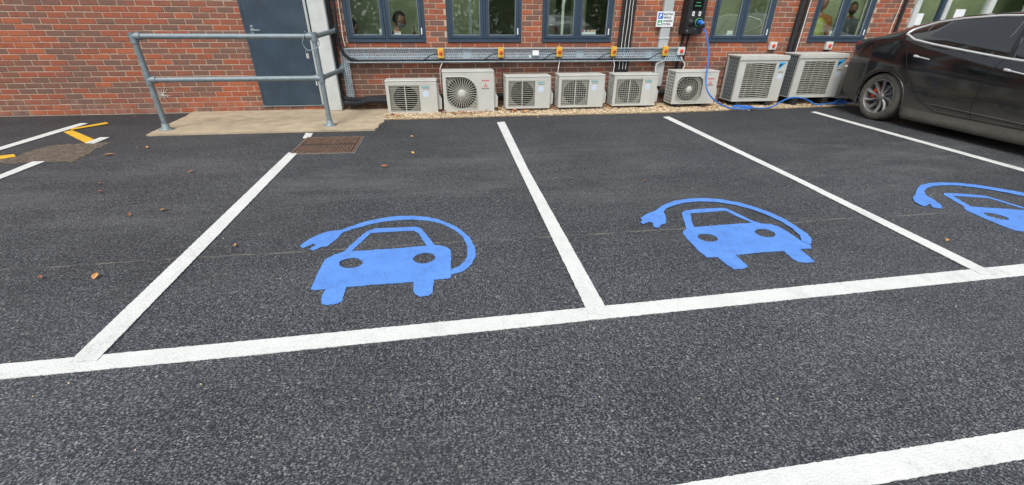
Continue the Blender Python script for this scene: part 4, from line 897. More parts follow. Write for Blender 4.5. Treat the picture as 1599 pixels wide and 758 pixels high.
# ------------------------------------------------------------------ guard rail
t = thing('guard_rail', 'galvanised tube guard rail around the concrete path in front of the door', 'railing', (-1.59, 6.15, .022))
rr = .031
X0, X1, RY = -3.61, -1.59, 6.15
for x in (X0, X1):
    f = MB(); f.tube([(x, RY, .03), (x, RY, 1.10)], rr, 16); p_ = f.build('post', M['galv'], t)
    f = MB(); f.lathe((x, RY, .022), (0, 0, 1), [(.085, 0), (.085, .008), (.045, .020), (.040, .07), (rr, .07)], 24); f.build('base_flange', M['galv'], p_)
for z, nm in ((1.105, 'top_rail'), (.622, 'mid_rail')):
    f = MB(); f.tube([(X0, RY, z), (X1, RY, z)], rr, 16); f.build(nm, M['galv'], t)
for z, zw in ((1.105, 1.135), (.622, .600)):
    f = MB(); f.tube([(X1, RY, z), (X1+.01, D-.02, zw)], rr, 16); p_ = f.build('wall_rail', M['galv'], t)
    f = MB(); f.prism([rrect(X1+.01-.05, X1+.01+.05, zw-.085, zw+.085, (.02,)*4, 4)], lambda x, z_: (x, D-.012, z_), (0, .011, 0)) if z > 1 else f.lathe((X1+.01, D-.002, zw), (0, -1, 0), [(.075, 0), (.075, .01), (0, .01)], 24); f.lathe((X1+.01, D-.01, zw), (0, -1, 0), [(.046, 0), (.040, .05), (rr, .05)], 18); f.build('wall_flange', M['galv'], p_)
f = MB()
f.tube([(X0, RY, 1.03), (X0, RY, 1.145)], .041, 16); f.tube([(X0-.005, RY, 1.105), (X0+.085, RY, 1.105)], .041, 16)
f.build('elbow_fitting', M['galv'], t)
for x, z in ((X0, .622), (X1, .622), (X1, 1.105)):
    f = MB(); f.tube([(x, RY, z-.055), (x, RY, z+.05)], .040, 16); s_ = 1 if x == X0 else -1
    f.tube([(x, RY, z), (x+s_*.085, RY, z)], .040, 16)
    if x == X1: f.tube([(x, RY, z), (x, RY+.085, z)], .040, 16)
    f.build('tee_fitting', M['galv'], t)
lp = [(-1.675, 6.12, 1.13), (-1.715, 6.10, 1.06), (-1.712, 6.10, 1.0), (-1.67, 6.09, .955), (-1.60, 6.08, .962), (-1.55, 6.10, .99), (-1.535, 6.13, 1.03), (-1.56, 6.19, 1.06), (-1.64, 6.19, 1.10), (-1.675, 6.12, 1.16)]
pipe('wire_loop', 'grey steel wire loop hung over the right rail post', 'wire', lp, .006, M['galv'], n=8)
t = thing('padlock', 'small pale padlock hanging from the wire loop on the rail', 'padlock', (-1.69, 6.09, .90))
f = MB(); f.box(-1.703, -1.672, 6.08, 6.10, .86, .915); f.build('body', M['slat'], t, bevel=.004)
f = MB(); f.tube(smooth_path([(-1.70, 6.09, .91), (-1.702, 6.09, .945), (-1.688, 6.09, .96), (-1.676, 6.09, .945), (-1.676, 6.09, .91)], 4), .004, 6); f.build('shackle', M['galv'], t)
# starburst of dry stems against the wall
f = MB()
for k in range(11):
    a = k*2*math.pi/11+R.uniform(-.15, .15); L = R.uniform(.07, .14)
    f.tube([(-4.19, D-.012, .275), (-4.19+L*.5*math.cos(a), D-.02, .275+L*.5*math.sin(a)), (-4.19+L*math.cos(a), D-.008, .275+L*math.sin(a))], [.003, .0035, .0015], 5)
tag(f.build('dry_weed', M['cable_white'], loc=(-4.19, D-.01, .275)), 'pale starburst of dry stems against the brick wall behind the left rail post', 'weed')
# ------------------------------------------------------------------ fallen leaves
def leaf(name, x, y, z, s, mat, label, group, tilt=.25):
    f = MB(); n = 6; vs = []
    for i in range(n+1):
        u = i/n; w_ = .42*math.sin(math.pi*min(1, u*.92+.06))**.8*(1 if i % 2 else .82); x_ = (u-.5)*1.5
        cv_ = .22*math.sin(u*math.pi)+R.uniform(-.03, .03)
        vs += [(x_, -w_, cv_*.3+.28*w_), (x_, 0, cv_*.1), (x_, w_, cv_*.3+.28*w_*R.uniform(.4, 1.4))]
    f.smooth = False
    fs = []
    for i in range(n): fs += [(3*i, 3*i+3, 3*i+4, 3*i+1), (3*i+1, 3*i+4, 3*i+5, 3*i+2)]
    f.add([(a*s, b_*s, c_*s) for a, b_, c_ in vs], fs); f.tube([(-.75*s, 0, 0), (-1.15*s, .05*s, .04*s)], .03*s, 4)
    o = f.build(name, mat, local=True); o.location = (x, y, z+.012); o.rotation_euler = (R.uniform(-tilt, tilt), R.uniform(-tilt, tilt), R.uniform(0, 6.3))
    return tag(o, label, 'leaf', group)
LV = [(-2.208, 3.377, .03, 'orange brown leaf on the tarmac left of the first bay line, halfway down'), (-1.428, 2.691, .026, 'small tan leaf lying just right of the left bay line'), (-2.356, 2.425, .022, 'left one of two leaves low on the left tarmac'), (-2.056, 2.393, .03, 'right one of two leaves low on the left tarmac'),
      (-2.461, 4.33, .034, 'orange leaf on the tarmac between the worn patch and the rusty cover'), (-3.097, 4.073, .026, 'dull leaf below the worn brown patch'), (-4.531, 7.1, .035, 'leaf on the dark tarmac near the wall at far left'), (-3.381, 5.297, .028, 'yellowish leaf below the left corner of the concrete path'),
      (-.667, 4.268, .034, 'pale leaf right of and below the rusty cover'), (-.412, 4.711, .028, 'leaf in the first bay nearer the wall, lower of a pair'), (-.471, 5.451, .03, 'leaf in the first bay nearer the wall, upper of a pair'), (1.75, 3.536, .024, 'small leaf in the middle of the second bay'),
      (3.315, 2.145, .022, 'tan leaf right of the middle bay line close to the front line'), (-3.602, 5.022, .045, 'curled brown leaf right of the worn brown patch'), (-2.958, 3.852, .026, 'dark leaf left of the first bay line, among the scattered ones'), (-2.408, 3.307, .022, 'faint leaf left of the orange brown leaf')]
for x, y, s, l_ in LV: leaf('fallen_leaf', x, y, .004, s*1.25, M['leaf_tan'] if R.random() < .5 else M['leaf'], l_, 'leaves scattered on the tarmac')
UX = [(-.6, 'at the corner of the concrete path'), (-.3, 'before the leftmost unit'), (.02, 'between the leftmost unit and the left radial grille unit'), (.75, 'before the left radial grille unit'), (1.4, 'before the third unit'), (1.72, 'between the third and fourth units'),
      (2.6, 'between the fourth and fifth units'), (3.5, 'near the right corner of the fifth unit'), (4.42, 'before the unit under the charger'), (5.2, 'before the left tall louvred unit'), (5.75, 'between the two tall louvred units'), (99, 'before the right tall louvred unit')]
def leaf_label(x):
    return 'brown leaf on the gravel ' + next(l_ for a, l_ in UX if x < a)
cl = [(-.80, 6.68), (-.76, 6.60), (-.88, 6.56), (-.65, 6.60), (-.10, 6.75), (-.05, 6.86), (.0, 6.72), (.11, 6.71), (.19, 6.78), (.26, 6.69), (.38, 6.73), (.45, 6.75), (.3, 6.78), (.33, 6.70), (.6, 6.8), (.96, 6.74), (1.05, 6.82), (1.12, 6.80), (1.13, 6.74), (1.20, 6.78), (1.25, 6.70), (1.3, 6.8), (1.66, 6.9), (1.70, 7.0), (2.55, 6.9), (2.58, 7.0), (2.72, 6.82), (3.45, 6.85), (4.21, 6.76), (4.11, 6.78), (4.35, 6.76), (4.55, 6.85), (4.6, 6.95), (4.62, 7.05), (4.85, 6.84), (5.0, 6.80), (5.6, 6.9), (5.66, 7.0), (6.1, 6.8), (5.4, 6.75), (6.7, 6.9), (-.12, 7.0), (.8, 6.95), (.82, 7.1)]
for x, y in cl:
    for _ in range(2): leaf('fallen_leaf', x+R.gauss(0, .035), min(y+R.gauss(0, .03), 7.25), .032, R.uniform(.032, .055), M['leaf'] if R.random() < .75 else M['leaf_tan'], leaf_label(x), 'leaves on the gravel', .5)
# ------------------------------------------------------------------ saloon car
def ip(x, tab): return float(np.interp(x, [q[0] for q in tab], [q[1] for q in tab]))
def sm_ip(x, tab):
    """monotone-ish smooth interpolation"""
    h = .05; return (ip(x-h, tab)+2*ip(x, tab)+ip(x+h, tab))/4
PLAN = [(0, .50), (.02, .61), (.06, .70), (.12, .765), (.2, .815), (.35, .868), (.6, .905), (.93, .925), (1.5, .925), (3.0, .925), (3.9, .92), (4.2, .885), (4.4, .84), (4.55, .76), (4.64, .66), (4.69, .54)]
SHO = [(0, .93), (.06, 1.0), (.12, 1.045), (.5, 1.085), (.95, 1.10), (1.12, 1.072), (1.42, 1.028), (1.84, .985), (2.27, .94), (2.6, .915), (3.3, .895), (3.7, .86), (4.1, .79), (4.4, .72), (4.6, .62), (4.69, .52)]
TOP = [(0, .97), (.03, 1.06), (.08, 1.105), (.16, 1.125), (.3, 1.15), (.5, 1.21), (.7, 1.28), (.9, 1.335), (1.35, 1.412), (1.8, 1.44), (2.3, 1.443), (2.75, 1.405), (3.2, 1.26), (3.6, 1.055), (3.75, .985), (4.2, .895), (4.5, .79), (4.62, .69), (4.69, .56)]
RW = [(0, .45), (.3, .56), (.7, .56), (1.1, .59), (1.6, .63), (2.3, .64), (3.0, .63), (3.5, .66), (4.2, .6), (4.69, .4)]
SIL = [(0, .42), (.05, .33), (.2, .26), (.5, .20), (.57, .16), (1.34, .145), (1.6, .125), (3.3, .125), (4.2, .16), (4.6, .22), (4.69, .3)]
DW = [(0, .925), (.04, .955), (.10, .98), (.22, .997), (.36, 1.0), (.52, .994), (.66, .978), (.80, .962), (.95, .94)]
RSC, FSC, ZC, AR = .96, 3.855, .335, .378
def half_w(s, z):
    sh = sm_ip(s, SHO)
    if z <= sh:
        w_ = ip(s, PLAN)*sm_ip(sh-z, DW)
        return w_ + .012*math.exp(-((s-RSC)/.42)**2-((z-.72)/.16)**2)
    rz = max(sm_ip(s, TOP)-.05, sh+.012); q_ = min(1, (z-sh)/(rz-sh)); w0 = ip(s, PLAN)*.925; w1 = min(sm_ip(s, RW), w0-.02)
    return w0+(w1-w0)*q_**1.15+.022*math.sin(math.pi*q_)
def car(ox, oy, label, paint, face=-1, group=None, dusty=True, name='parked_car'):
    """ox: centre x; oy: y of the rear end; face -1: nose towards -y"""
    t = thing(name, label, 'car', (ox, oy+face*2.35, 0), group)
    def W3(s, w_, z): return (ox-w_*1.0, oy+face*s, z)
    st = set(np.round(np.concatenate([np.arange(0, .2, .025), np.arange(.2, 4.5, .06), np.arange(4.5, 4.70, .03)]), 4)) | {4.69}
    for c_ in (RSC, FSC):
        st = {s for s in st if abs(s-c_) > AR+.012}
        for k in range(25): st.add(round(c_-AR*math.cos(math.pi*k/24), 5))
        st |= {round(c_-AR-.002, 5), round(c_+AR+.002, 5)}
    st = sorted(s for s in st if s <= 4.69)
    NZ, NG, NT_ = 14, 7, 6
    f = MB(); f.smooth = True; rows = []
    for s in st:
        zb = ip(s, SIL)
        for c_ in (RSC, FSC):
            if abs(s-c_) <= AR+1e-4: zb = max(zb, ZC-.03+math.sqrt(max(0, AR*AR-(s-c_)**2)))
        sh = sm_ip(s, SHO); zb = min(zb, sh-.05); T_ = sm_ip(s, TOP); rz = max(T_-.05, sh+.012); T_ = max(T_, rz+.01)
        r_ = [(half_w(s, zb)-.015, zb)]
        r_ += [(half_w(s, zb+(sh-zb)*k/NZ), zb+(sh-zb)*k/NZ) for k in range(1, NZ+1)]
        r_ += [(half_w(s, sh+(rz-sh)*k/NG), sh+(rz-sh)*k/NG) for k in range(1, NG+1)]
        wr_ = r_[-1][0]
        for k in range(1, NT_+1):
            x = wr_*(1-k/NT_); r_.append((x, T_-(T_-rz)*(x/wr_)**2.2))
        rows.append([(s, a, b_) for a, b_ in r_])
    nr = len(rows[0])
    for sg in (1, -1):
        vs = [W3(s, sg*a, b_) for rw_ in rows for s, a, b_ in rw_]
        fs = [(i*nr+k, (i+1)*nr+k, (i+1)*nr+k+1, i*nr+k+1) for i in range(len(rows)-1) for k in range(nr-1)]
        f.add(vs, fs)
    # rear and nose closing, floor
    for rw_, dz in ((rows[0], 0), (rows[-1], 0)):
        vs = [W3(s, a, b_) for s, a, b_ in rw_] + [W3(s, -a, b_) for s, a, b_ in rw_]
        f.add(vs, [(k, k+1, nr+k+1, nr+k) for k in range(nr-1)])
    body = f.build('body', paint, t)
    bm = bmesh.new(); bm.from_mesh(body.data); bmesh.ops.remove_doubles(bm, verts=bm.verts, dist=.0005); bmesh.ops.recalc_face_normals(bm, faces=bm.faces); bm.to_mesh(body.data); bm.free()
    f = MB(); f.box(ox-.80, ox+.80, *sorted((oy+face*.2, oy+face*.58)), .26, .5); f.box(ox-.86, ox+.86, *sorted((oy+face*1.37, oy+face*3.45)), .15, .3); f.box(ox-.62, ox+.62, *sorted((oy+face*.55, oy+face*4.5)), .22, .55)
    f.build('underbody', M['black'], t)
    for c_ in (RSC, FSC):
        for sg in (1, -1):
            f = MB(); n = 20; vs = []
            for k in range(n+1):
                a = math.pi*k/n; 
                for w_ in (half_w(c_, .75)-.03, .60): vs.append(W3(c_-(AR-.003)*math.cos(a), sg*w_, ZC-.03+(AR-.003)*math.sin(a)))
            f.add(vs, [(2*k, 2*k+1, 2*k+3, 2*k+2) for k in range(n)]); f.build('wheel_arch_liner', M['black'], t)
            f = MB(); f.smooth = True
            f.tube([W3(c_-AR*math.cos(math.pi*k/24), sg*(half_w(c_-AR*math.cos(math.pi*k/24), ZC-.03+AR*math.sin(math.pi*k/24))-.006), ZC-.03+AR*math.sin(math.pi*k/24)) for k in range(25)], .012, 8)
            f.build('arch_lip', paint, t)
    # side glass, doors, trim
    DB = [(.95, 1.20), (.99, 1.145), (1.12, 1.095), (1.42, 1.05), (1.84, 1.002), (2.27, .955), (2.6, .932), (3.0, .92), (3.40, .912)]
    DT = [(.95, 1.205), (1.0, 1.235), (1.13, 1.29), (1.3, 1.325), (1.5, 1.353), (1.9, 1.385), (2.3, 1.386), (2.6, 1.365), (2.85, 1.30), (3.1, 1.17), (3.3, 1.03), (3.40, .918)]
    for sg in (1, -1):
        def SP(s, z, off=0):
            """point on the side, pushed outward along the local normal"""
            a = half_w(s, z); b_ = half_w(s, z+.01); c2 = half_w(s+.02, z)
            nz = -(b_-a)/.01; ns = -(c2-a)/.02; L = math.sqrt(1+nz*nz+ns*ns)
            return W3(s+off*ns/L, sg*(a+off/L), z+off*nz/L)
        def patch(name, s0, s1, bot, top, mat, off, ns=24, nz=8, par=t, slant=None):
            f = MB(); f.smooth = True; vs = []
            for i in range(ns+1):
                s = s0+(s1-s0)*i/ns; zb, zt = bot(s), max(top(s), bot(s)+.001)
                for k in range(nz+1): vs.append(SP(s, zb+(zt-zb)*k/nz, off))
            f.add(vs, [(i*(nz+1)+k, (i+1)*(nz+1)+k, (i+1)*(nz+1)+k+1, i*(nz+1)+k+1) for i in range(ns) for k in range(nz)])
            return f.build(name, mat, par)
        patch('side_glass', .955, 3.39, lambda s: ip(s, DB), lambda s: ip(s, DT), M['car_glass'], .003, 60)
        out = [SP(s, ip(s, DB), .006) for s in np.linspace(3.39, 1.0, 40)] + [SP(.955, 1.15, .006), SP(.945, 1.18, .006), SP(.955, 1.21, .006)] + [SP(s, ip(s, DT), .006) for s in np.linspace(1.0, 3.39, 44)]
        f = MB(); f.smooth = True; f.tube(out, .0135, 8); f.build('window_trim', M['chrome'], t)
        for s, w_ in ((2.29, .05), ):
            f = MB(); f.smooth = True; vs = []
            for k in range(9):
                z = ip(s, DB)+(ip(s, DT)-ip(s, DB))*k/8; ss = s-.10*k/8+.02
                vs += [SP(ss-w_/2, z, .0055), SP(ss+w_/2, z, .0055)]
            f.add(vs, [(2*k, 2*k+1, 2*k+3, 2*k+2) for k in range(8)]); f.build('door_pillar', M['black'], t)
        for a in ([(1.21, 1.09), (1.17, 1.22), (1.15, 1.29)], [(2.35, .955), (2.29, 1.15), (2.20, 1.37)], [(2.10, .975), (2.17, 1.2), (2.14, 1.385)]):
            f = MB(); f.tube([SP(s, z, .005) for s, z in a], .003, 5); f.build('glass_divider', M['seam_light'], t)
        REAR = [(.27, 1.84), (.30, 1.74), (.34, 1.655), (.393, 1.57), (.48, 1.47), (.60, 1.36), (.72, 1.27), (.80, 1.225), (.90, 1.16), (.98, 1.12), (1.06, 1.10)]
        BP = [(.27, 2.26), (.363, 2.215), (.6, 2.215), (.787, 2.225), (.9, 2.25), (.96, 2.28)]
        FP = [(.27, 3.42), (.5, 3.44), (.7, 3.45), (.88, 3.43), (.96, 3.42)]
        for nm, e0, e1 in (('rear_door', REAR, BP), ('front_door', BP, FP)):
            f = MB(); f.smooth = True; vs = []; NR, NC = 22, 20
            for i in range(NR+1):
                for k in range(NC+1):
                    zt0 = ip(1.2, DB)-.02
                    u = k/NC; 
                    # iterate so that the top edge follows the window line
                    z = .275+(.95-.275)*i/NR
                    for _ in range(4):
                        s = (ip(z, e0)+.006)*(1-u)+(ip(z, e1)-.006)*u; ztop = ip(s, DB)-.014; z = .275+(ztop-.275)*i/NR
                    vs.append(SP(s, z, .0028))
            f.add(vs, [(i*(NC+1)+k, i*(NC+1)+k+1, (i+1)*(NC+1)+k+1, (i+1)*(NC+1)+k) for i in range(NR) for k in range(NC)])
            d = f.build(nm, paint, t)
            hs0, hz = (1.27, .905) if nm == 'rear_door' else (2.35, .842)
            f = MB(); pts = [SP(hs0+.215*k/8, hz-.028*k/8-(.006 if k == 0 else 0), .006) for k in range(9)]
            f.smooth = True; f.tube(pts, [.008]+[.011, .010]+[.0075]*6, 8); f.tube([SP(hs0+.0, hz, .006), SP(hs0+.05, hz-.005, .008)], .015, 10); f.build('door_handle', M['chrome'], d)
        for e0 in (REAR, BP, FP):
            f = MB(); zz = np.linspace(.275, 1.04 if e0 is REAR else (.94 if e0 is BP else .9), 26); f.smooth = True
            f.tube([SP(ip(z, e0), z, .0005) for z in zz], .0042, 6); f.build('door_gap', M['seam'], t)
        f = MB(); f.smooth = True; f.tube([SP(s, .272, .0) for s in np.linspace(1.84, 3.42, 40)], .0045, 6); f.build('sill_gap', M['seam'], t)
        # sculpted crease low on the doors and the dirty sill skirt
        f = MB(); f.smooth = True; vs = []
        for i in range(41):
            s = 1.385+2.06*i/40
            for z, o_ in ((.255, .004), (.20, .022), (.165, .028), (.125, .022), (.105, -.01)): vs.append(SP(s, z, o_*min(1, (i+1)/3, (41-i)/3)))
        f.add(vs, [(i*5+k, (i+1)*5+k, (i+1)*5+k+1, i*5+k+1) for i in range(40) for k in range(4)]); f.build('sill_skirt', paint, t)
        f = MB(); f.smooth = True; f.tube([SP(s, .355-.03*(s-1.8), .003) for s in np.linspace(1.75, 3.35, 30)], .010, 8); f.build('door_crease', paint, t)
        # lights
        f = MB(); f.smooth = True; vs = []
        for i in range(9):
            s = .015+.22*i/8; 
            for z in (ip(s, SHO)-.11+.05*i/8, ip(s, SHO)-.065+.02*i/8, ip(s, SHO)-.015): vs.append(SP(s, z, .004))
        f.add(vs, [(i*3+k, (i+1)*3+k, (i+1)*3+k+1, i*3+k+1) for i in range(8) for k in range(2)])
        tl = NT('tail_light'); f.build('tail_light', tl.set((.42, .015, .02), .15), t)
        f = MB(); f.smooth = True; vs = []
        for i in range(9):
            s = 4.63-.38*i/8
            for z in (ip(s, SHO)-.14+.02*i/8, ip(s, SHO)-.08, ip(s, SHO)-.02): vs.append(SP(s, z, .004))
        f.add(vs, [(i*3+k, (i+1)*3+k, (i+1)*3+k+1, i*3+k+1) for i in range(8) for k in range(2)])
        f.build('headlight', M['chrome'], t)
        # mirror
        f = MB(); f.smooth = True; c_ = Vector(SP(3.12, .99, .10)); bmm = bmesh.new(); bmesh.ops.create_uvsphere(bmm, u_segments=14, v_segments=8, radius=1)
        f.add([(c_.x+v.co.x*.11, c_.y+v.co.y*.07, c_.z+v.co.z*.065) for v in bmm.verts], [[v.index for v in q_.verts] for q_ in bmm.faces]); bmm.free()
        f.tube([SP(3.14, .945, 0), tuple(c_)], .02, 8); f.build('wing_mirror', paint, t)
    # tailgate gap, top glass
    def TP(s, w_, off=.003): 
        T_ = sm_ip(s, TOP); rz = max(T_-.05, sm_ip(s, SHO)+.012); wr_ = half_w(s, rz); return W3(s, w_, T_-(T_-rz)*abs(w_/wr_)**2.2+off)
    for nm, s0, s1, wf in (('rear_window', .48, 1.55, .50), ('roof_glass', 1.62, 2.55, .52), ('windscreen', 2.62, 3.62, .56)):
        f = MB(); f.smooth = True; vs = []
        for i in range(25):
            s = s0+(s1-s0)*i/24
            for k in range(11): vs.append(TP(s, wf*(k/5-1), .004))
        f.add(vs, [(i*11+k, (i+1)*11+k, (i+1)*11+k+1, i*11+k+1) for i in range(24) for k in range(10)]); f.build(nm, M['car_glass'], t)
    f = MB(); f.box(ox-.26, ox+.26, *sorted((oy-face*.004, oy+face*.03)), .62, .74); f.build('number_plate', M['yellow_box'], t)
    # wheels
    for c_ in (RSC, FSC):
        for sg in (1, -1):
            wc = Vector(W3(c_, sg*.785, ZC-.005)); ax = Vector((-sg, 0, 0))   # ax points outward
            f = MB(); f.smooth = True
            f.lathe(wc, ax, [(.232, -.11), (.30, -.115), (.325, -.09), (.333, -.05), (.333, .05), (.325, .09), (.318, .105), (.300, .118), (.262, .121), (.242, .116), (.236, .10), (.232, .06)], 48)
            wh = f.build('wheel', M['tyre'], t); wh['label'] = 'dusty tyre with a grey ten spoke alloy rim'
            f = MB(); f.smooth = True
            f.lathe(wc, ax, [(.242, .112), (.238, .118), (.228, .116), (.222, .100), (.218, .02), (.216, -.10)], 48)
            f.smooth = False
            u = Vector((0, 1, 0)); v = Vector((0, 0, 1))
            for k in range(10):
                a = 2*math.pi*k/10+.1; vs = []
                for q_ in range(7):
                    r_ = .030+.200*q_/6; aa = a+.20*(q_/6)**1.5; wd = .016+.011*(q_/6)**1.3+(.006 if q_ == 6 else 0); off = .072+.032*(q_/6)-.02*math.sin(math.pi*q_/6)
                    for dd, oo in ((-wd, off-.012), (-wd*.25, off+.008), (wd, off-.004), (wd, off-.03), (-wd, off-.03)):
                        p = wc+ax*oo+(u*math.cos(aa)+v*math.sin(aa))*r_+(-u*math.sin(aa)+v*math.cos(aa))*dd; vs.append(p)
                f.add(vs, [(5*i+j, 5*i+(j+1) % 5, 5*i+5+(j+1) % 5, 5*i+5+j) for i in range(6) for j in range(5)])
            f.lathe(wc, ax, [(.052, .04), (.050, .088), (.036, .094), (0, .095)], 24)
            f.build('rim', M['rim'], wh)
            f = MB(); f.lathe(wc, ax, [(.165, -.01), (.165, .015), (.05, .016)], 36); f.build('brake_disc', M['galv'], wh)
            f = MB(); f.lathe(wc, ax, [(.225, -.09), (0, -.09)], 30); f.build('wheel_back', M['black'], wh)
            f = MB(); vs = []
            for k in range(9):
                a = math.radians(128 + 62*k/8) if face < 0 else math.radians(52-62*k/8)
                for r_, oo in ((.115, .018), (.185, .018), (.18, .052), (.12, .055)):
                    vs.append(wc+ax*oo+(-u*math.cos(a)*face*-1+v*math.sin(a))*r_)
            f.add(vs, [(4*i+j, 4*i+(j+1) % 4, 4*i+4+(j+1) % 4, 4*i+4+j) for i in range(8) for j in range(4)] + [(0, 1, 2, 3), (32, 33, 34, 35)])
            f.build('brake_caliper', M['red'], wh)
    return t
car(7.175, 6.72, 'dusty black saloon car parked nose out at the right edge', M['paint'])
silver = plain('silver_paint', (.5, .52, .53), .25, .5, var=.03); grey_p = plain('grey_paint', (.10, .11, .125), .22, .4, var=.05)
car(4.9, -3.2, 'silver saloon car parked behind the viewer, facing away', silver, -1, 'cars parked across the lane')
car(13.2, -2.6, 'dark grey saloon car parked across the lane, reflected in the windows', grey_p, -1, 'cars parked across the lane')
# ------------------------------------------------------------------ people in the office
def skin_mesh(pts, edges, rad, sub=1):
    me = bpy.data.meshes.new('sk'); me.from_pydata(pts, edges, []); o = bpy.data.objects.new('sk', me); C.objects.link(o)
    o.modifiers.new('s', 'SKIN'); 
    if not me.skin_vertices: bpy.context.view_layer.objects.active = o; 
    sv = me.skin_vertices[0].data
    for i, r_ in enumerate(rad): sv[i].radius = (r_, r_) if not hasattr(r_, '__len__') else r_; sv[i].use_root = (i == 0)
    ss = o.modifiers.new('u', 'SUBSURF'); ss.levels = sub; ss.render_levels = sub
    bpy.context.view_layer.update(); dg = bpy.context.evaluated_depsgraph_get()
    m2 = bpy.data.meshes.new_from_object(o.evaluated_get(dg)); bpy.data.objects.remove(o); bpy.data.meshes.remove(me)
    return [tuple(v.co) for v in m2.vertices], [list(p.vertices) for p in m2.polygons]
def person(loc, rz, label, shirt, trouser, hair, sit=False, lean=0, mask=False, beard=False, arm='down', head_pitch=0, vest=None, hp=None):
    t = thing('person', label, 'person', loc, None)
    hp = hp or (.50 if sit else .93)
    f_ = lambda x, y, z: (x, y, z)
    ly = -lean
    ch = (0, ly*.9, hp+.42); nk = (0, ly*1.05, hp+.56); hd = Vector((0, ly*1.15-.02, hp+.72))
    P_ = [(0, 0, hp), (0, ly*.35, hp+.2), ch, nk, (0, ly*1.1, hp+.62)]; E_ = [(0, 1), (1, 2), (2, 3), (3, 4)]; Rr = [(.15, .11), (.135, .10), (.155, .105), .058, .052]
    def addp(p, r_, par): P_.append(p); Rr.append(r_); E_.append((par, len(P_)-1)); return len(P_)-1
    hands = []
    for s in (-1, 1):
        sh = addp((s*.18, ch[1], ch[2]+.05), .058, 2)
        if arm == 'desk': el = (s*.25, ch[1]-.12, ch[2]-.20); wr = (s*.14, ch[1]-.36, ch[2]-.20); hv = Vector((-s*.15, -1, .05))
        elif arm == 'phone' and s > 0: el = (s*.24, ch[1]-.14, ch[2]-.17); wr = (s*.13, ch[1]-.26, ch[2]+.06); hv = Vector((-.4, -.3, 1))
        elif arm == 'raise' and s < 0: el = (s*.26, ch[1]-.18, ch[2]-.05); wr = (s*.24, ch[1]-.30, ch[2]+.18); hv = Vector((0, -.3, 1))
        else: el = (s*.24, ch[1]+.01, ch[2]-.24); wr = (s*.24, ch[1]-.08, ch[2]-.48); hv = Vector((0, -.2, -1))
        e_ = addp(el, .043, sh); w_ = addp(wr, .028, e_); hv.normalize()
        side = hv.cross(Vector((0, 1, 0))); side = side.normalized() if side.length > .1 else Vector((1, 0, 0))
        wv = Vector(wr); pm = addp(tuple(wv+hv*.05), (.036, .018), w_); 
        nrm = hv.cross(side)
        for k in range(4):
            L = (.070, .082, .076, .060)[k]; b0 = wv+hv*.085+side*((k-1.5)*.020)
            a_ = addp(tuple(b0), .0098, pm); c_ = addp(tuple(b0+hv*L*.55-nrm*.010), .009, a_); addp(tuple(b0+hv*L*.9-nrm*.030), .0075, c_)
        a_ = addp(tuple(wv+hv*.035-side*.036), .012, pm); addp(tuple(wv+hv*.075-side*.052-nrm*.012), .009, a_)
    for s in (-1, 1):
        h_ = addp((s*.095, 0, hp-.04), .088, 0)
        if sit: kn = addp((s*.12, -.42, hp-.02), .062, h_); an = addp((s*.12, -.44, .10), .038, kn); addp((s*.12, -.60, .035), .032, an)
        else: kn = addp((s*.10, -.02, .50), .060, h_); an = addp((s*.10, .02, .09), .038, kn); addp((s*.11, -.14, .035), .032, an)
    vs_, fs_ = skin_mesh(P_, E_, Rr)
    f = MB(); f.smooth = True; f.add(vs_, fs_)
    # head with face, joined to the same mesh
    bmm = bmesh.new(); bmesh.ops.create_uvsphere(bmm, u_segments=28, v_segments=20, radius=1); hv_ = []
    cp, sp = math.cos(head_pitch), math.sin(head_pitch)
    def hx(x, y, z): y, z = y*cp-z*sp, y*sp+z*cp; return (hd.x+x, hd.y+y, hd.z+z)
    for v in bmm.verts:
        x, y, z = v.co; X_, Y_, Z_ = x*.077, y*.098, z*.118
        if z < 0: X_ *= 1+.28*z; Y_ = Y_*(1+.12*z) - (.012*-z if y < 0 else -.006*z)
        if y < 0:
            g_ = math.exp(-(x/.16)**2-((z+.12)/.20)**2); Y_ -= .026*g_                 # nose
            for e_ in (-1, 1): Y_ += .011*math.exp(-((x-e_*.36)/.17)**2-((z-.06)/.12)**2)   # eye sockets
            Y_ -= .007*math.exp(-(x/.30)**2-((z+.47)/.09)**2)                          # lips
            Y_ -= .010*math.exp(-(x/.28)**2-((z+.82)/.16)**2)                          # chin
        if abs(x) > .9 and abs(z) < .3: X_ *= 1.10
        hv_.append(hx(X_, Y_, Z_))
    f.add(hv_, [[v.index for v in q_.verts] for q_ in bmm.faces]); 
    f.build('body', M['skin'], t, local=True)
    g = MB(); g.smooth = True; kv = {}
    for v in bmm.verts:
        x, y, z = v.co; Z_ = z*.126+.004; Y_ = y*.106+.006; X_ = x*.084
        if z < 0: X_ *= 1+.18*z
        kv[v.index] = hx(X_, Y_, Z_)
    fs_h = [[v.index for v in q_.verts] for q_ in bmm.faces if all((v.co.z > .48 or (v.co.y > -.08 and v.co.z > -.5)) for v in q_.verts)]
    g.add([kv[i] for i in range(len(kv))], fs_h); g.build('hair', hair, t, local=True)
    if mask or beard:
        g = MB(); g.smooth = True
        kv = [hx(v.co.x*.080*(1+.22*min(0, v.co.z)), v.co.y*.106-.018*math.exp(-(v.co.x/.3)**2), v.co.z*.122) for v in bmm.verts]
        g.add(kv, [[v.index for v in q_.verts] for q_ in bmm.faces if all(v.co.y < .1 and -.97 < v.co.z < -.18 for v in q_.verts)]); g.build('face_mask' if mask else 'beard', M['mask'] if mask else M['beard'], t, local=True)
    for e_ in (-1, 1):
        g = MB(); c_ = Vector(hx(e_*.028, -.083, .008)); g.lathe(c_, (0, -1, 0), [(.010, 0), (.007, .004), (0, .005)], 10); g.build('eye', M['hair'], t, local=True)
    bmm.free()
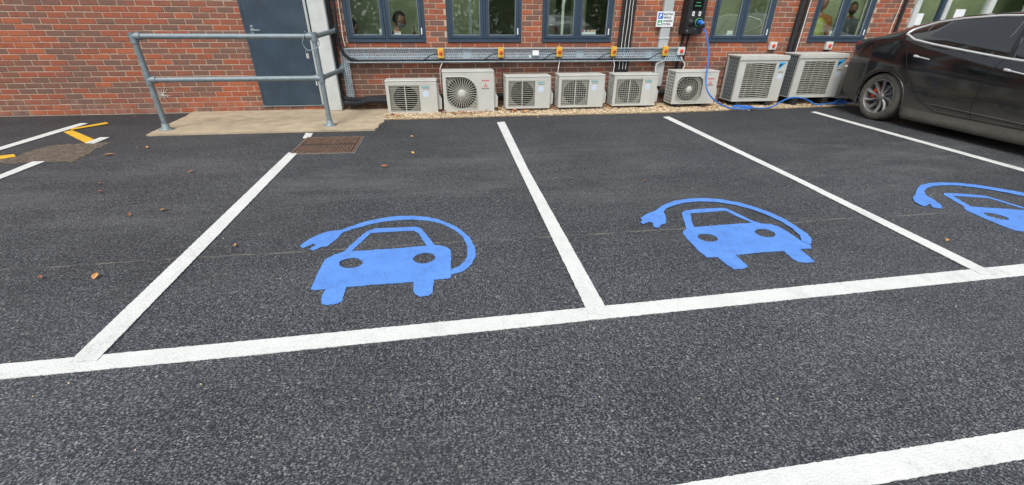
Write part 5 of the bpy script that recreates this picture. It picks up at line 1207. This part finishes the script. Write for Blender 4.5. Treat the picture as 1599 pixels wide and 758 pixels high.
    # clothes: thicker skins over torso, arms and legs
    keep = [0, 1, 2]; idx = {0: 0, 1: 1, 2: 2}; SPt = [P_[0], P_[1], P_[2], nk]; SE = [(0, 1), (1, 2), (2, 3)]; SR = [(.165, .125), (.152, .117), (.170, .120), .064]
    i = 5
    for s in (-1, 1):
        b0 = len(SPt); SPt += [P_[i], P_[i+1], tuple(Vector(P_[i+2]).lerp(Vector(P_[i+1]), .1))]; SR += [.070, .054, .040]; SE += [(2, b0), (b0, b0+1), (b0+1, b0+2)]; i += 3+1+12+2
    vs_, fs_ = skin_mesh(SPt, SE, SR); g = MB(); g.smooth = True; g.add(vs_, fs_); g.build('shirt', shirt, t, local=True)
    if vest:
        vs_, fs_ = skin_mesh(SPt[:3]+[(0, nk[1], nk[2]-.03)], SE[:3], [(.178, .138), (.165, .13), (.183, .134), .08]); g = MB(); g.smooth = True; g.add(vs_, fs_); g.build('vest', vest, t, local=True)
    LP = [(0, 0, hp+.03)]; LE = []; LR = [(.168, .128)]
    for s in (-1, 1):
        b0 = len(LP)
        if sit: LP += [(s*.095, 0, hp-.04), (s*.12, -.42, hp-.02), (s*.12, -.44, .12)]
        else: LP += [(s*.095, 0, hp-.04), (s*.10, -.02, .50), (s*.10, .02, .11)]
        LR += [.098, .074, .056]; LE += [(0, b0), (b0, b0+1), (b0+1, b0+2)]
    vs_, fs_ = skin_mesh(LP, LE, LR); g = MB(); g.smooth = True; g.add(vs_, fs_); g.build('trousers', trouser, t, local=True)
    t.rotation_euler.z = rz
    return t
def chair(x, y, rz, label, hs):
    t = thing('office_chair', label, 'chair', (x, y, .06), 'office chairs')
    g = MB(); g.box(-.22, .22, -.22, .22, hs-.15, hs-.09); g.build('seat', M['black'], t, local=True, bevel=.02)
    g = MB(); g.box(-.20, .20, .20, .24, hs-.02, hs+.36); g.build('backrest', M['black'], t, local=True, bevel=.015)
    g = MB(); g.tube([(0, 0, .04), (0, 0, hs-.15)], .03, 10); g.build('column', M['galv'], t, local=True)
    for k in range(5):
        a = k*2*math.pi/5; g = MB(); g.tube([(0, 0, .07), (.26*math.cos(a), .26*math.sin(a), .04)], .018, 6); g.build('leg', M['black'], t, local=True)
    t.rotation_euler.z = rz
person((-.97, D+.75, .06), math.radians(80), 'dark haired person in navy jacket and pale mask behind the first window', M['navy'], M['navy'], M['hair'], sit=True, lean=.22, mask=True, arm='phone', head_pitch=.3)
person((-1.52, D+.95, .06), math.radians(20), 'person bowed low behind the left pane of the first window', M['navy'], M['navy'], M['hair'], sit=True, lean=.12, hp=.38, head_pitch=.6, arm='desk')
person((6.80, D+.62, .06), math.radians(-20), 'person in a yellow high visibility vest behind the fifth window', M['hivis_or'], M['navy'], M['hair'], vest=M['hivis'], arm='raise', hp=.80)
person((8.27, D+1.5, .06), math.radians(-35), 'bearded person in grey standing behind the right pane of the fifth window', M['grey_cloth'], M['navy'], plain('brown_hair', (.07, .045, .03), .7), beard=True, hp=.74)
chair(-.97, D+.75, math.radians(80), 'black office chair under the masked person', .5); chair(-1.52, D+.95, math.radians(20), 'black low office chair under the bowed person', .38)
# stickers and papers standing on the sills inside
for x0, x1, z0, z1, lab in ((-.955, -.925, 1.09, 1.16, 'small white sticker in the lower right corner of the left pane, first window'), (2.17, 2.42, 1.09, 1.155, 'card with a coloured strip standing inside the third window'), (4.70, 4.80, 1.085, 1.15, 'small pale notice in the lower corner of the fourth window'), (6.62, 6.70, 1.085, 1.15, 'small pale notice in the lower corner of the fifth window'), (-.74, -.64, 1.085, 1.13, 'white card with an orange top before the masked person')):
    t = thing('window_card', lab, 'notice', ((x0+x1)/2, D+.06, z0))
    f = MB(); f.box(x0, x1, D+.058, D+.060, z0, z1); f.build('card', M['white_card'], t)
    if x0 > 2 and x0 < 3 or lab.startswith('white card'):
        n = 4
        for k in range(n):
            f = MB(); f.box(x0+(x1-x0)*(k+.1)/n, x0+(x1-x0)*(k+.9)/n, D+.0565, D+.058, z0+(z1-z0)*.62, z1-.004); f.build('coloured_strip', [M['logo_red'], M['navy'], M['orange_red'], M['leaf_tan']][k] if x0 > 0 else M['orange_red'], t)
    else:
        f = MB(); f.box(x0+.2*(x1-x0), x1-.2*(x1-x0), D+.0565, D+.058, z0+.01, z0+.02); f.build('print_line', M['sign_green'], t)

olive_d = plain('dark_olive_cabinet', (.05, .06, .03), .8, var=.6, scale=9, dirt=(.12, .13, .05, .6))
for x0, x1, y, lab_ in ((.72, 1.75, 1.0, 'dark mottled cabinet inside behind the right pane of the second window'), (2.0, 2.22, .9, 'narrow dark cabinet inside behind the third window'), (2.62, 3.25, 1.1, 'dark cabinet inside at the right edge of the third window'), (-1.95, -1.62, 1.1, 'dark cabinet inside at the left edge of the first window')):
    t = thing('cabinet', lab_, 'cabinet', ((x0+x1)/2, D+y, .06), 'cabinets inside the office')
    f = MB(); f.box(x0, x1, D+y, D+y+.25, .06, 2.25); f.build('carcass', olive_d, t)
    f = MB(); f.box(x0+.01, (x0+x1)/2-.004, D+y-.018, D+y-.001, .09, 2.2); f.build('door', olive_d, t); f = MB(); f.box((x0+x1)/2+.004, x1-.01, D+y-.018, D+y-.001, .09, 2.2); f.build('door', olive_d, t)
for x0, x1, lab_ in ((1.12, 1.175, 'second'), (.40, .44, 'second'), (1.86, 1.90, 'third'), (5.36, 5.42, 'fourth'), (7.19, 7.26, 'fifth'), (-.36, -.33, 'first')):
    f = MB()
    for k in range(3): f.box(x0+(x1-x0)*k/3, x0+(x1-x0)*(k+.9)/3, D+.12+.008*(k % 2), D+.125+.008*(k % 2), 1.0, 2.42)
    o = f.build('vertical_blind', M['bead'] if x0 < .45 and x0 > 0 else M['interior'], bld); o['label'] = 'pale gathered vertical blind inside the %s window' % lab_
# ------------------------------------------------------------------ hedge and trees behind the viewer, seen only in the glass
def tree(x, y, h, w_, label, n=2600):
    t = thing('tree', label, 'tree', (x, y, 0), 'trees across the car park')
    f = MB(); f.tube([(x, y, -.1), (x+.15, y, h*.3), (x-.1, y+.1, h*.62), (x, y, h*.85)], [w_*.07, w_*.055, w_*.035, .02], 9)
    for k in range(7):
        a = k*2.4; f.tube([(x, y, h*(.2+.08*k)), (x+w_*.25*math.cos(a), y+w_*.25*math.sin(a), h*(.3+.08*k)), (x+w_*.42*math.cos(a), y+w_*.42*math.sin(a), h*(.36+.085*k))], [.07, .045, .015], 6)
    f.build('trunk', M['bark'], t)
    rg = np.random.default_rng(int(abs(x)*7+50)); cl_ = rg.normal(0, 1, (70, 3)); cl_ /= np.linalg.norm(cl_, axis=1)[:, None]; cl_ *= rg.uniform(.35, 1, (70, 1)); cl_ = cl_*np.array([w_*.46, w_*.46, h*.47])+np.array([x, y, h*.50])
    c_ = cl_[rg.integers(0, 70, n)]+rg.normal(0, .30, (n, 3)); a = rg.normal(0, 1, (n, 3)); a /= np.linalg.norm(a, axis=1)[:, None]; b_ = np.cross(a, rg.normal(0, 1, (n, 3))); b_ /= np.linalg.norm(b_, axis=1)[:, None]
    s = rg.uniform(.07, .17, (n, 1)); V_ = np.stack([c_-a*s, c_+b_*s*.5, c_+a*s, c_-b_*s*.5], 1).reshape(-1, 3); V_[:, 2] = np.maximum(V_[:, 2], .05)
    me = bpy.data.meshes.new('crown'); me.from_pydata(V_.tolist(), [], (np.arange(n*4).reshape(n, 4)).tolist()); me.materials.append(M['foliage'])
    o = bpy.data.objects.new('crown', me); C.objects.link(o); o.parent = t; o.location = (-x, -y, 0)
def hedge(x0, x1, y0, y1, h, n, label, seed):
    rg = np.random.default_rng(seed)
    c_ = np.stack([rg.uniform(x0, x1, n), rg.uniform(y0, y1, n), h*rg.random(n)**.8], 1); a = rg.normal(0, 1, (n, 3)); a /= np.linalg.norm(a, axis=1)[:, None]
    b_ = np.cross(a, rg.normal(0, 1, (n, 3))); b_ /= np.linalg.norm(b_, axis=1)[:, None]; s_ = rg.uniform(.12, .26, (n, 1))
    V_ = np.stack([c_-a*s_, c_+b_*s_*.6, c_+a*s_, c_-b_*s_*.6], 1).reshape(-1, 3); V_[:, 2] = np.maximum(V_[:, 2], .02)
    me = bpy.data.meshes.new('hedge'); me.from_pydata(V_.tolist(), [], np.arange(n*4).reshape(n, 4).tolist()); me.materials.append(M['foliage'])
    o = bpy.data.objects.new('hedge', me); C.objects.link(o); o['kind'] = 'stuff'; tag(o, label, 'hedge')
hedge(-24, 50, -17, -15.2, 5.4, 42000, 'long leafy hedge across the car park behind the viewer', 5)
hedge(-17, -15.6, -15, 20, 5.5, 15000, 'tall leafy hedge beyond the left side of the car park', 6)
for k, x in enumerate(range(-14, 40, 6)):
    tree(x+R.uniform(-.6, .6), -13.5+R.uniform(-1.2, 1.2), R.uniform(5.0, 7.5), R.uniform(4.0, 5.2), 'leafy tree number %s from the left in the row before the hedge behind the viewer' % ('one', 'two', 'three', 'four', 'five', 'six', 'seven', 'eight', 'nine')[k])
